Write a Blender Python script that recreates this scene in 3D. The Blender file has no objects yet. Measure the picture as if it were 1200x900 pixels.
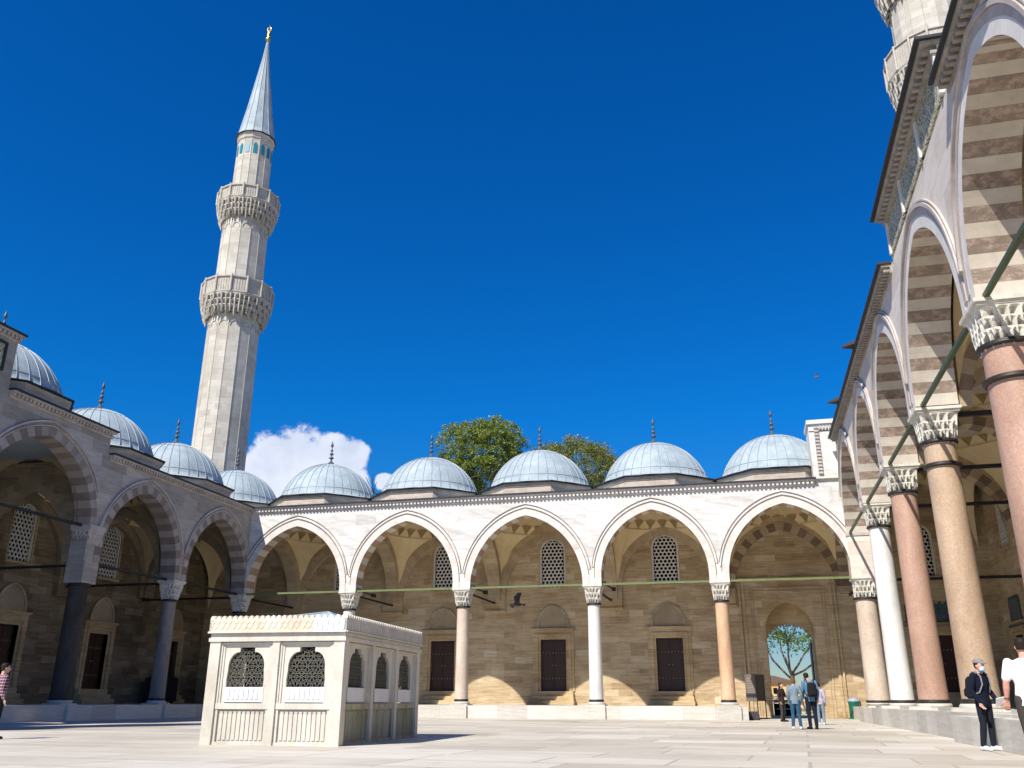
import bpy, math, random
import numpy as np
from mathutils import Vector, Matrix
random.seed(7); rng = np.random.RandomState(7)
PI = math.pi; R_ = math.radians
scene = bpy.context.scene
COL = scene.collection
# ------------------------------------------------------------------ helpers
class MB:
    def __init__(s): s.v=[]; s.f=[]; s.m=[]; s.uv=[]; s.sm=[]
    def add(s, vs, fs, mi=0, uvs=None, sm=False):
        b=len(s.v); s.v.extend(tuple(v) for v in vs)
        for k,f in enumerate(fs):
            s.f.append([b+i for i in f]); s.m.append(mi); s.sm.append(sm)
            s.uv.append(uvs[k] if uvs else [(0,0)]*len(f))
        return s
    def box(s, x0,x1,y0,y1,z0,z1, mi=0, W=None):
        vs=[(x,y,z) for z in (z0,z1) for y in (y0,y1) for x in (x0,x1)]
        if W: vs=[W(*v) for v in vs]
        return s.add(vs,[(0,2,3,1),(4,5,7,6),(0,1,5,4),(2,6,7,3),(0,4,6,2),(1,3,7,5)],mi)
    def bar(s, a, b, r, n=8, r2=None, mi=0, sm=True):
        a=Vector(a); b=Vector(b); r2=r if r2 is None else r2; d=(b-a).normalized()
        u=d.orthogonal().normalized(); w=d.cross(u); vs=[]
        for p,q in ((a,r),(b,r2)):
            for i in range(n):
                t=2*PI*i/n; vs.append(p+u*(q*math.cos(t))+w*(q*math.sin(t)))
        s.add(vs,[(i,(i+1)%n,n+(i+1)%n,n+i) for i in range(n)],mi,None,sm)
        s.add(vs,[tuple(range(n))[::-1],tuple(range(n,2*n))],mi)
        return s
    def lathe(s, prof, n=32, c=(0,0), mi=0, sm=True, ph=0, cap=True):
        vs=[]
        for r,z in prof:
            for i in range(n):
                t=ph+2*PI*i/n; vs.append((c[0]+r*math.cos(t),c[1]+r*math.sin(t),z))
        fs=[]
        for k in range(len(prof)-1):
            for i in range(n):
                j=(i+1)%n; fs.append((k*n+i,k*n+j,(k+1)*n+j,(k+1)*n+i))
        s.add(vs,fs,mi,None,sm)
        if cap:
            L=(len(prof)-1)*n; b=len(s.v)-len(vs)
            s.f.append([b+i for i in range(n)][::-1]); s.f.append([b+L+i for i in range(n)])
            for _ in range(2): s.m.append(mi); s.sm.append(False); s.uv.append([(0,0)]*n)
        return s
    def grid(s, P, mi=0, sm=True, close_u=False):
        nu=len(P); nv=len(P[0]); vs=[p for row in P for p in row]; fs=[]
        for a in range(nu if close_u else nu-1):
            b=(a+1)%nu
            for j in range(nv-1): fs.append((a*nv+j,b*nv+j,b*nv+j+1,a*nv+j+1))
        return s.add(vs,fs,mi,None,sm)
    def mesh(s, name, mats):
        me=bpy.data.meshes.new(name); me.from_pydata(s.v,[],s.f)
        for m in mats: me.materials.append(m)
        me.polygons.foreach_set('material_index',s.m); me.polygons.foreach_set('use_smooth',s.sm)
        uv=me.uv_layers.new(name='UVMap'); flat=[c for u in s.uv for p in u for c in p]
        uv.data.foreach_set('uv',flat); me.update(); return me
WM={}
def link(o, parent=None, M=None):
    COL.objects.link(o); M=M or Matrix(); WM[o.name]=M
    if parent is not None:
        o.parent=parent; o.matrix_basis=WM[parent.name].inverted()@M
    else: o.matrix_basis=M
    return o
def ML(loc=(0,0,0), rz=0, s=1): return Matrix.Translation(loc)@Matrix.Rotation(rz,4,'Z')@Matrix.Scale(s,4)
def tag(o, label=None, cat=None, group=None, kind=None):
    if label: o['label']=label
    if cat: o['category']=cat
    if group: o['group']=group
    if kind: o['kind']=kind
    return o
def empty(name, loc=(0,0,0), rz=0, label=None, cat=None, group=None):
    o=bpy.data.objects.new(name,None); o.empty_display_size=.3
    link(o,None,ML(loc,rz)); return tag(o,label,cat,group)
def obj(name, mb, mats, parent=None, loc=(0,0,0), rz=0, M=None, label=None):
    if isinstance(mb,MB): me=mb.mesh(name, mats if isinstance(mats,(list,tuple)) else [mats])
    else: me=mb
    o=bpy.data.objects.new(name,me); link(o,parent,M or ML(loc,rz))
    if label: o['label']=label
    return o
def local(parent): return WM[parent.name]
# ------------------------------------------------------------------ materials
def newmat(name):
    m=bpy.data.materials.new(name); m.use_nodes=True; nt=m.node_tree; b=nt.nodes['Principled BSDF']
    return m,nt,b
class N:
    def __init__(s,nt): s.nt=nt
    def n(s,t,**k):
        o=s.nt.nodes.new(t)
        for a,v in k.items():
            if a.startswith('i_'): o.inputs[a[2:].replace('_',' ')].default_value=v
            else: setattr(o,a,v)
        return o
    def l(s,a,b): s.nt.links.new(a,b)
    def pos(s): return s.n('ShaderNodeNewGeometry').outputs['Position']
    def mapv(s,v,scale=(1,1,1),rot=(0,0,0)):
        m=s.n('ShaderNodeMapping'); m.inputs['Scale'].default_value=scale; m.inputs['Rotation'].default_value=rot; s.l(v,m.inputs['Vector']); return m.outputs[0]
    def noise(s,v,scale,detail=4,rough=.55,dist=0):
        m=s.n('ShaderNodeTexNoise'); m.inputs['Scale'].default_value=scale; m.inputs['Detail'].default_value=detail
        m.inputs['Roughness'].default_value=rough; m.inputs['Distortion'].default_value=dist; s.l(v,m.inputs['Vector']); return m.outputs['Fac']
    def ramp(s,f,stops,interp='LINEAR'):
        r=s.n('ShaderNodeValToRGB'); r.color_ramp.interpolation=interp; e=r.color_ramp.elements
        while len(e)<len(stops): e.new(.5)
        for a,(p,c) in zip(e,stops): a.position=p; a.color=(c,c,c,1) if isinstance(c,(int,float)) else (*c,1)
        s.l(f,r.inputs[0]); return r.outputs[0]
    def mix(s,f,a,b,mode='MIX'):
        m=s.n('ShaderNodeMix',data_type='RGBA',blend_type=mode)
        for v,i in ((f,0),(a,6),(b,7)):
            if isinstance(v,(int,float)): m.inputs[i].default_value=v
            elif isinstance(v,tuple): m.inputs[i].default_value=(*v,1)
            else: s.l(v,m.inputs[i])
        return m.outputs[2]
    def math(s,op,a,b=None,c=None):
        m=s.n('ShaderNodeMath',operation=op)
        for i,v in enumerate((a,b,c)):
            if v is None: continue
            if isinstance(v,(int,float)): m.inputs[i].default_value=v
            else: s.l(v,m.inputs[i])
        return m.outputs[0]
    def bump(s,h,b,strength=.3,dist=.02):
        m=s.n('ShaderNodeBump'); m.inputs['Strength'].default_value=strength; m.inputs['Distance'].default_value=dist
        s.l(h,m.inputs['Height']); s.l(m.outputs[0],b.inputs['Normal'])
    def wallv(s):
        x=s.n('ShaderNodeSeparateXYZ'); s.l(s.pos(),x.inputs[0]); c=s.n('ShaderNodeCombineXYZ')
        s.l(s.math('ADD',x.outputs[0],x.outputs[1]),c.inputs[0]); s.l(x.outputs[2],c.inputs[1]); return c.outputs[0]
def brick(n,v,bw,rh,mortar=.006,off=.5,freq=2,squash=1,sq=2):
    b=n.n('ShaderNodeTexBrick'); b.offset=off; b.offset_frequency=freq; b.squash=squash; b.squash_frequency=sq
    b.inputs['Color1'].default_value=(0,0,0,1); b.inputs['Color2'].default_value=(1,1,1,1); b.inputs['Mortar'].default_value=(.5,.5,.5,1)
    b.inputs['Scale'].default_value=1; b.inputs['Mortar Size'].default_value=mortar; b.inputs['Mortar Smooth'].default_value=.2
    b.inputs['Bias'].default_value=0; b.inputs['Brick Width'].default_value=bw; b.inputs['Row Height'].default_value=rh
    n.l(v,b.inputs['Vector']); return b
def masonry(name, stops, bw=1.1, rh=.42, mortar=.006, dark=.55, stain=.5, streak=.35, rough=.8, bump=.35, veins=0):
    m,nt,b=newmat(name); n=N(nt); v=n.wallv(); P=n.pos()
    br=brick(n,v,bw,rh,mortar,.43,2,.7,3)
    col=n.ramp(br.outputs['Color'],stops)
    st=n.noise(n.mapv(P,(.6,.6,7)),1.6,5,.65,.6)
    col=n.mix(streak,col,n.ramp(st,[(.3,.28),(.62,.85)]),'SOFT_LIGHT')
    bg=n.noise(P,.28,5,.6)
    col=n.mix(stain,col,n.ramp(bg,[(.35,.25),(.65,.72)]),'SOFT_LIGHT')
    if veins:
        w=n.n('ShaderNodeTexWave'); w.inputs['Scale'].default_value=.5; w.inputs['Distortion'].default_value=9; w.inputs['Detail'].default_value=4; w.bands_direction='DIAGONAL'
        n.l(n.mapv(P,(.7,.7,1.8)),w.inputs['Vector']); col=n.mix(n.math('MULTIPLY',n.ramp(w.outputs['Fac'],[(.0,1.),(.35,0.)]),veins),col,(.30,.30,.31))
    fine=n.noise(P,9,4,.7); col=n.mix(.25,col,n.ramp(fine,[(.3,.3),(.7,.7)]),'SOFT_LIGHT')
    col=n.mix(n.math('MULTIPLY',br.outputs['Fac'],dark),col,(.13,.10,.07))
    n.l(col,b.inputs['Base Color']); b.inputs['Roughness'].default_value=rough; b.inputs['Specular IOR Level'].default_value=.3
    h=n.math('ADD',n.math('MULTIPLY',br.outputs['Fac'],-1.),n.math('MULTIPLY',fine,.6)); n.bump(h,b,bump,.03)
    return m
def stone(name, c1, c2, scale=1.2, rough=.7, stretch=(1,1,1), spec=.22, bump=.15, extra=None, speck=0):
    m,nt,b=newmat(name); n=N(nt); P=n.mapv(n.pos(),stretch)
    f=n.noise(P,scale,6,.62,.4); col=n.ramp(f,[(.3,c1),(.7,c2)])
    f2=n.noise(n.pos(),14,3,.7); col=n.mix(.3,col,n.ramp(f2,[(.3,.32),(.7,.68)]),'SOFT_LIGHT')
    big=n.noise(n.mapv(n.pos(),(1,1,.45)),.9,6,.68,.8); col=n.mix(.42,col,n.ramp(big,[(.34,.26),(.5,.5),(.66,.74)]),'SOFT_LIGHT')
    if speck:
        s=n.n('ShaderNodeTexVoronoi'); s.inputs['Scale'].default_value=34; n.l(n.pos(),s.inputs['Vector'])
        sep=n.n('ShaderNodeSeparateColor'); n.l(s.outputs['Color'],sep.inputs[0])
        col=n.mix(speck,col,n.ramp(sep.outputs[0],[(0,.2),(.25,.45),(.75,.55),(1,.85)]),'OVERLAY')
    n.l(col,b.inputs['Base Color']); b.inputs['Roughness'].default_value=rough; b.inputs['Specular IOR Level'].default_value=spec
    if bump: n.bump(n.math('ADD',f2,f),b,bump,.02)
    return m
def voussoir(name, ca, cb, joint=.35, stain=.5, worn=0):
    m,nt,b=newmat(name); n=N(nt); uv=n.n('ShaderNodeUVMap'); x=n.n('ShaderNodeSeparateXYZ'); n.l(uv.outputs[0],x.inputs[0])
    u=x.outputs[0]; par=n.math('GREATER_THAN',n.math('FRACT',n.math('MULTIPLY',u,.5)),.5)
    P=n.pos(); nz=n.noise(P,3,6,.7,.5)
    wn=n.n('ShaderNodeTexWhiteNoise',noise_dimensions='1D'); n.l(n.math('FLOOR',u),wn.inputs['W'])
    A=n.mix(nz,tuple(c*.72 for c in ca),tuple(min(1,c*1.22) for c in ca)); B=n.mix(nz,tuple(c*.6 for c in cb),tuple(c*1.45 for c in cb))
    if worn: B=n.mix(n.math('MULTIPLY',n.ramp(n.noise(n.mapv(P,(1,1,1.8)),3.2,7,.75,.15),[(.47,0.),(.62,1.)]),worn),B,(.56,.42,.34))
    col=n.mix(par,A,B); col=n.mix(.45,col,n.ramp(wn.outputs['Value'],[(0,.3),(1,.7)]),'SOFT_LIGHT')
    fr=n.math('FRACT',u); jt=n.math('LESS_THAN',n.math('MINIMUM',fr,n.math('SUBTRACT',1.,fr)),.025)
    col=n.mix(n.math('MULTIPLY',jt,joint),col,(.10,.08,.06))
    big=n.noise(P,.5,4,.6); col=n.mix(stain,col,n.ramp(big,[(.35,.3),(.65,.7)]),'SOFT_LIGHT')
    n.l(col,b.inputs['Base Color']); b.inputs['Roughness'].default_value=.8; b.inputs['Specular IOR Level'].default_value=.25
    n.bump(n.math('SUBTRACT',nz,jt),b,.3,.02); return m
def plain(name, c, rough=.6, metal=0, spec=.4, var=.25, scale=5):
    m,nt,b=newmat(name); n=N(nt); f=n.noise(n.pos(),scale,4,.6)
    col=n.mix(f,tuple(v*(1-var) for v in c),tuple(min(1,v*(1+var)) for v in c)); n.l(col,b.inputs['Base Color'])
    b.inputs['Roughness'].default_value=rough; b.inputs['Metallic'].default_value=metal; b.inputs['Specular IOR Level'].default_value=spec; return m
M={}
M['tan']=masonry('tan_masonry',[(0,(.33,.235,.135)),(.15,(.39,.285,.17)),(.5,(.425,.32,.195)),(.85,(.45,.345,.215)),(1,(.54,.445,.31))],1.25,.40,.004,.3,.6,.7); M['tanL']=masonry('tan_masonry_shaded',[(0,(.13,.098,.06)),(.3,(.165,.128,.08)),(.7,(.195,.155,.10)),(1,(.28,.235,.165))],1.25,.40,.004,.3,.65,.6); M['tan2L']=masonry('tan_plain_shaded',[(0,(.16,.125,.082)),(.5,(.20,.158,.105)),(1,(.235,.19,.13))],1.5,.5,.003,.2,.6,.5); M['plasterL']=stone('cream_plaster_shaded',(.28,.23,.14),(.36,.29,.18),.8,.85,(1,1,1),.2,.03)  # left-wing copies: same stone and plaster, darkened to carry the wing's shade
M['tan2']=masonry('tan_plain',[(0,(.40,.285,.155)),(.5,(.45,.33,.185)),(1,(.49,.37,.22))],1.5,.5,.003,.25,.6,.6)
M['marble']=masonry('facade_marble',[(0,(.50,.48,.45)),(.3,(.60,.575,.53)),(.7,(.66,.63,.585)),(1,(.57,.56,.55))],1.9,.62,.004,.3,.4,.5,.6,.15,.25)
M['marbleR']=masonry('facade_marble_pink',[(0,(.56,.485,.41)),(.5,(.65,.57,.49)),(1,(.70,.62,.54))],2.3,.75,.003,.15,.35,.3,.6,.15,.10)
M['marbleL']=masonry('facade_marble_shaded',[(0,(.25,.215,.18)),(.5,(.315,.28,.24)),(1,(.40,.365,.32))],1.9,.62,.003,.25,.5,.45,.6,.15,.25)  # left facade marble with the wing's shade mixed into its colour
M['vB']=voussoir('voussoir_back',(.66,.62,.57),(.62,.56,.505),.2,.3); M['vBs']=voussoir('voussoir_back_soffit',(.60,.54,.46),(.36,.25,.17),.3,.4)  # one stone: front copy paled for sun, soffit copy browned for shade
M['vL']=voussoir('voussoir_left',(.36,.32,.28),(.215,.17,.145))  # left arch stones darkened to carry the shade on that side
M['vR']=voussoir('voussoir_right',(.53,.475,.40),(.22,.17,.135),.35,.5,.55)
M['vT']=voussoir('voussoir_tan',(.46,.365,.245),(.42,.325,.21),.2)
M['vTL']=voussoir('voussoir_tan_shaded',(.27,.22,.155),(.22,.18,.125),.2); M['vTd']=voussoir('voussoir_dark_striped',(.42,.33,.22),(.20,.14,.10),.2)  # vTL: tan voussoirs with the left gallery's shade in their colour
M['white']=stone('white_marble',(.58,.57,.54),(.74,.73,.70),1.6,.5,(1,1,.3),.4,.1)
M['ringw']=stone('arch_trim_white',(.60,.56,.51),(.72,.69,.65),2,.6)
M['ringg']=stone('arch_trim_grey',(.38,.33,.295),(.52,.465,.425),1.5,.6)
M['capital']=stone('capital_marble',(.50,.47,.41),(.70,.67,.60),4,.6)
M['beigeshaft']=stone('beige_granite',(.50,.40,.31),(.60,.50,.41),2,.45,(1,1,.4),.4,.05,None,.25)
M['pinkshaft']=stone('pink_granite',(.34,.205,.145),(.46,.29,.215),.9,.45,(1,1,.4),.4,.05,None,.22)
M['palepink']=stone('pale_pink_granite',(.36,.25,.165),(.46,.33,.225),.9,.45,(1,1,.4),.4,.05,None,.22)
M['greyshaft']=stone('grey_granite',(.20,.17,.145),(.28,.245,.215),2,.55,(1,1,.4),.15,.05,None,.4)
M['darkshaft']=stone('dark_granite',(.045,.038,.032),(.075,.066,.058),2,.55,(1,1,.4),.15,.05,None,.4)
M['bronze']=plain('dark_bronze',(.045,.038,.034),.5,.4)
M['greend']=plain('green_iron_shaded',(.06,.085,.04),.5,0,.3,.3,3); M['iron']=plain('black_iron',(.02,.02,.02),.6,.2)  # greend: shaded copy of the green tie paint, darkness put in the colour
M['green']=plain('green_painted_iron',(.15,.18,.075),.55,0,.3,.3,3)
M['plaster']=stone('cream_plaster',(.66,.52,.30),(.72,.59,.36),.8,.85,(1,1,1),.2,.03)
M['friezep']=stone('painted_plaster',(.24,.17,.08),(.34,.25,.12),5,.85)
M['door']=plain('dark_walnut',(.045,.018,.011),.5,0,.4,.5,9)
M['black']=plain('dark_interior',(.006,.006,.006),.9,0,.1)
M['grille']=stone('plaster_lattice',(.60,.59,.56),(.70,.69,.66),5,.7)
M['tile']=None
def leadmat():
    m,nt,b=newmat('lead_sheet'); n=N(nt); P=n.pos(); f=n.noise(P,.9,6,.65,.5)
    col=n.ramp(f,[(.25,(.25,.305,.335)),(.5,(.33,.39,.42)),(.75,(.41,.465,.49))])
    f2=n.noise(n.mapv(P,(6,6,.6)),1.,4,.6); col=n.mix(.35,col,n.ramp(f2,[(.3,.3),(.7,.7)]),'SOFT_LIGHT')
    vo=n.n('ShaderNodeTexVoronoi'); vo.inputs['Scale'].default_value=.9; n.l(n.mapv(P,(1,1,.7)),vo.inputs['Vector']); sc_=n.n('ShaderNodeSeparateColor'); n.l(vo.outputs['Color'],sc_.inputs[0]); col=n.mix(.30,col,n.ramp(sc_.outputs[0],[(0,.33),(1,.68)]),'SOFT_LIGHT')
    n.l(col,b.inputs['Base Color']); b.inputs['Roughness'].default_value=.65; b.inputs['Metallic'].default_value=.0; b.inputs['Specular IOR Level'].default_value=.25
    n.bump(n.noise(P,4,3,.5),b,.25,.03); return m
M['lead']=leadmat(); M['leaddark']=plain('lead_edge',(.025,.026,.028),.6,.1)
M['seam']=plain('lead_seam',(.28,.325,.35),.55,.1)
def tilemat():
    m,nt,b=newmat('blue_tile'); n=N(nt); v=n.wallv(); f=n.noise(n.mapv(v,(3,5,1)),2.2,3,.5,2.5)
    col=n.ramp(f,[(.40,(.008,.03,.065)),(.50,(.012,.05,.085)),(.56,(.22,.27,.28)),(.6,(.012,.045,.08))]); n.l(col,b.inputs['Base Color']); b.inputs['Roughness'].default_value=.3; return m
M['tile']=tilemat()
def calli(name,c0,c1,sx,sz,th):
    m,nt,b=newmat(name); n=N(nt); v=n.wallv(); f=n.noise(n.mapv(v,(sx,sz,1)),1.,3,.55,3.5)
    g=n.ramp(f,[(.5-th,0.),(.5-th+.02,1.),(.5+th-.02,1.),(.5+th,0.)]); col=n.mix(g,c0,c1); n.l(col,b.inputs['Base Color']); b.inputs['Roughness'].default_value=.6
    n.bump(g,b,.4,.03); return m
M['calli']=calli('carved_inscription',(.15,.145,.075),(.56,.52,.38),2.9,2.0,.065)
M['teal']=plain('teal_tile',(.02,.20,.27),.35)
M['gold']=plain('gilt',(.72,.47,.10),.3,.9)
M['minstone']=masonry('minaret_limestone',[(0,(.42,.38,.32)),(.5,(.48,.445,.38)),(1,(.53,.495,.43))],.9,.5,.004,.25,.45,.3,.8,.2)
M['mintrim']=stone('minaret_trim',(.38,.345,.29),(.52,.48,.415),4,.75)
def paving():
    m,nt,b=newmat('marble_paving'); n=N(nt); P=n.pos()
    br=brick(n,n.mapv(P,(1,1,1),(0,0,.05)),2.6,1.6,.03,.37,2,.8,3)
    col=n.ramp(br.outputs['Color'],[(0,(.42,.375,.31)),(.4,(.49,.445,.37)),(.7,(.53,.485,.41)),(1,(.58,.54,.47))])
    w=n.noise(n.mapv(P,(.35,2.4,1)),1.1,6,.65,1.); col=n.mix(.5,col,n.ramp(w,[(.32,.32),(.5,.52),(.7,.72)]),'SOFT_LIGHT')
    bg=n.noise(P,.16,5,.65); col=n.mix(.6,col,n.ramp(bg,[(.35,.3),(.65,.7)]),'SOFT_LIGHT')
    w3=n.noise(n.mapv(P,(.2,.9,1)),.8,5,.75,1.5); col=n.mix(n.math('MULTIPLY',n.ramp(w3,[(.60,0.),(.68,1.)]),.35),col,(.33,.27,.20))
    sp_=n.noise(P,1.7,7,.75,.6); col=n.mix(n.math('MULTIPLY',n.ramp(sp_,[(.56,0.),(.66,1.)]),.28),col,(.30,.25,.19))
    col=n.mix(n.math('MULTIPLY',br.outputs['Fac'],.42),col,(.20,.165,.12))
    n.l(col,b.inputs['Base Color']); b.inputs['Roughness'].default_value=.6; b.inputs['Specular IOR Level'].default_value=.3
    n.bump(n.math('ADD',n.math('MULTIPLY',br.outputs['Fac'],-1.),n.math('MULTIPLY',w,.4)),b,.3,.02); return m
M['paving']=paving()
M['step']=masonry('step_marble',[(0,(.46,.43,.38)),(.5,(.55,.52,.46)),(1,(.62,.59,.53))],2.4,.9,.008,.4,.45,.4,.6,.15)
M['kiosk']=stone('kiosk_marble',(.50,.46,.385),(.63,.59,.505),2.5,.5,(1,1,.5),.35,.08)
M['kioskwhite']=stone('new_white_marble',(.66,.65,.64),(.74,.73,.72),3,.45,(1,1,1),.35,.05)
M['kioskpink']=stone('old_peach_marble',(.60,.50,.39),(.69,.60,.49),2.5,.55)
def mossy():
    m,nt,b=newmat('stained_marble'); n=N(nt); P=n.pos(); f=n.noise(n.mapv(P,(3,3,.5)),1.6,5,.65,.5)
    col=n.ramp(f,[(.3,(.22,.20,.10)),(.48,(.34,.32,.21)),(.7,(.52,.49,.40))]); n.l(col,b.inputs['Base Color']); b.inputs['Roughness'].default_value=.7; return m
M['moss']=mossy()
M['latticeiron']=plain('grey_bronze_lattice',(.115,.108,.085),.6,.1)
# ------------------------------------------------------------------ constants from the survey
Xl,Xr,Yb=-30.76,6.19,50.82
Yw=57.95; ZS=.67
BX=[Xl,-23.3,-16.06,-8.30,-1.24,Xr]
LY=[Yb,43.56,36.40,28.55,20.6]
RY=[Yb,42.95,35.80,28.65,20.6,13.4]
Wb=lambda t,n,z:(t,Yb-n,z)
Wl=lambda t,n,z:(Xl+n,t,z)
Wr=lambda t,n,z:(Xr-n,t,z)
def loc_of(W,t,n,z=0): return W(t,n,z)
# ------------------------------------------------------------------ arch tools
def arch_curve(c,w,zs,za,n=18,k=1.09):
    """list (t,z,nx,nz) from left springing over apex to right; outward normals"""
    k=1.24; ox=(k-1)*w; amax=math.asin(math.sqrt(2*k-1)/k); seg=[]
    for i in range(n+7):
        p=amax*i/(n+6); seg.append((k*w*math.cos(p)-ox,k*w*math.sin(p),math.cos(p),math.sin(p)))
    h=seg[-1][1]; sc=1.
    if za-h<zs: sc=(za-zs)/h; z0=zs
    else: z0=za-h
    L=[]; m0=4 if z0>zs+.05 else 0
    for i in range(m0): L.append((c-w,zs+(z0-zs)*i/m0,-1,0))
    for x,z,nx,nz in seg: L.append((c-x,z0+z*sc,-nx,nz))
    Rt=[(2*c-t,z,-nx,nz) for t,z,nx,nz in L[::-1]]
    return L+Rt[1:]
def off_curve(C,d,c):
    out=[]
    for t,z,nx,nz in C:
        x=t+nx*d; zz=z+nz*d
        out.append((x,zz))
    # mitre at the apex
    mid=len(C)//2
    t,z,nx,nz=C[mid]; out[mid]=(c,z+d/max(.6,abs(nz)))
    return out
def band(mb,W,C,c,n_front,n_back,d,unit=.4,mi_f=0,mi_s=0,back=False):
    """voussoir band: front ring of width d plus the soffit; uv.u counts voussoirs from the apex"""
    O=off_curve(C,d,c); m=len(C); L=[0]
    for i in range(1,m): L.append(L[-1]+math.hypot(C[i][0]-C[i-1][0],C[i][1]-C[i-1][1]))
    tot=L[-1]; nn=max(3,int(round(tot/unit)));  nn+=1-nn%2
    U=[l/tot*nn for l in L]
    def q(a,b,c_,d_,i,mi): mb.add([a,b,c_,d_],[(0,1,2,3)],mi,[[(U[i],0),(U[i+1],0),(U[i+1],1),(U[i],1)]])
    for i in range(m-1):
        a,b=C[i],C[i+1]; oa,ob=O[i],O[i+1]
        q(W(a[0],n_front,a[1]),W(b[0],n_front,b[1]),W(ob[0],n_front,ob[1]),W(oa[0],n_front,oa[1]),i,mi_f)
        q(W(a[0],n_front,a[1]),W(b[0],n_front,b[1]),W(b[0],n_back,b[1]),W(a[0],n_back,a[1]),i,mi_s)
        q(W(oa[0],n_front,oa[1]),W(ob[0],n_front,ob[1]),W(ob[0],n_front-.03,ob[1]),W(oa[0],n_front-.03,oa[1]),i,mi_f)
        if back: q(W(a[0],n_back,a[1]),W(b[0],n_back,b[1]),W(ob[0],n_back,ob[1]),W(oa[0],n_back,oa[1]),i,mi_f)
def hood(mb,W,C,c,nf,d0,d1,w,p,mi=0,zmin=None):
    """raised moulding following the arch; offset from d0 (springing) to d1 (apex)"""
    zlo=C[0][1]; zhi=max(p_[1] for p_ in C)
    pts=[]; mid=len(C)//2
    for i,(t,z,nx,nz) in enumerate(C):
        f=max(0,nz)**.8; d=d0+(d1-d0)*f
        s=(1/max(.6,abs(nz))) if i==mid else 1
        if i==mid: nx,nz=0,1
        pts.append(((t+nx*d,z+nz*d*s),(t+nx*(d+w),z+nz*(d+w)*s)))
    if zmin is not None: pts=[q for q in pts if q[0][1]>=zmin]
    for (a,b),(a2,b2) in zip(pts[:-1],pts[1:]):
        A=[W(a[0],nf,a[1]),W(a2[0],nf,a2[1]),W(a2[0],nf+p,a2[1]),W(a[0],nf+p,a[1]),W(b[0],nf,b[1]),W(b2[0],nf,b2[1]),W(b2[0],nf+p,b2[1]),W(b[0],nf+p,b[1])]
        mb.add(A,[(0,1,2,3),(3,2,6,7),(4,7,6,5)],mi)
    for a,b in (pts[0],pts[-1]):
        mb.add([W(a[0],nf,a[1]),W(b[0],nf,b[1]),W(b[0],nf+p,b[1]),W(a[0],nf+p,a[1])],[(0,1,2,3)],mi)
def arch_wall(mb,W,t0,t1,C,c,nf,nb,ztop,zs,mi=0):
    w0=C[0][0]; w1=C[-1][0]
    for n_ in (nf,nb):
        for a,b in ((t0,w0),(w1,t1)): mb.add([W(a,n_,zs),W(b,n_,zs),W(b,n_,ztop),W(a,n_,ztop)],[(0,1,2,3)],mi)
        for a,b in zip(C[:-1],C[1:]):
            if abs(a[0]-b[0])<1e-6: continue
            mb.add([W(a[0],n_,a[1]),W(b[0],n_,b[1]),W(b[0],n_,ztop),W(a[0],n_,ztop)],[(0,1,2,3)],mi)
    mb.add([W(t0,nf,ztop),W(t1,nf,ztop),W(t1,nb,ztop),W(t0,nb,ztop)],[(0,1,2,3)],mi)
    for a,b in ((t0,w0),(w1,t1)): mb.add([W(a,nf,zs),W(b,nf,zs),W(b,nb,zs),W(a,nb,zs)],[(0,1,2,3)],mi)
    for t in (t0,t1): mb.add([W(t,nf,zs),W(t,nb,zs),W(t,nb,ztop),W(t,nf,ztop)],[(0,1,2,3)],mi)
# ------------------------------------------------------------------ muqarnas surface
def muq(mb,z0,z1,r0,r1,tiers,nn,amp,p0=2,p1=2,mi=0,res=6,ph=0,pw=1):
    """tiered niches flaring from r0 to r1"""
    nth=nn*res; rows=[]
    def shape(th,p): 
        c,s=abs(math.cos(th)),abs(math.sin(th)); return 1/((c**p+s**p)**(1/p))
    for k in range(tiers):
        za=z0+(z1-z0)*k/tiers; zb=z0+(z1-z0)*(k+1)/tiers
        for f in (0,.35,.7,.86,1):
            row=[]
            g=(k+f)/tiers; R=r0+(r1-r0)*(((k+min(1,f*1.15))/tiers)**pw)
            for i in range(nth):
                th=2*PI*i/nth+ph; u=((i/res)+(.5 if k%2 else 0))%1; tri=1-abs(2*u-1)   # 1 in the niche centre
                d=amp*(tri**1.2)*(1-f**2.2) if f<.86 else 0
                zz=za+(zb-za)*f - (amp*.9*(1-tri)**2*(1-f) if k>=0 else 0)
                rr=(R-d)*shape(th,p0+(p1-p0)*g); row.append((rr*math.cos(th),rr*math.sin(th),zz))
            rows.append(row)
    mb.grid([[rows[j][i] for j in range(len(rows))] for i in range(nth)],mi,False,True)
    return mb
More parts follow.
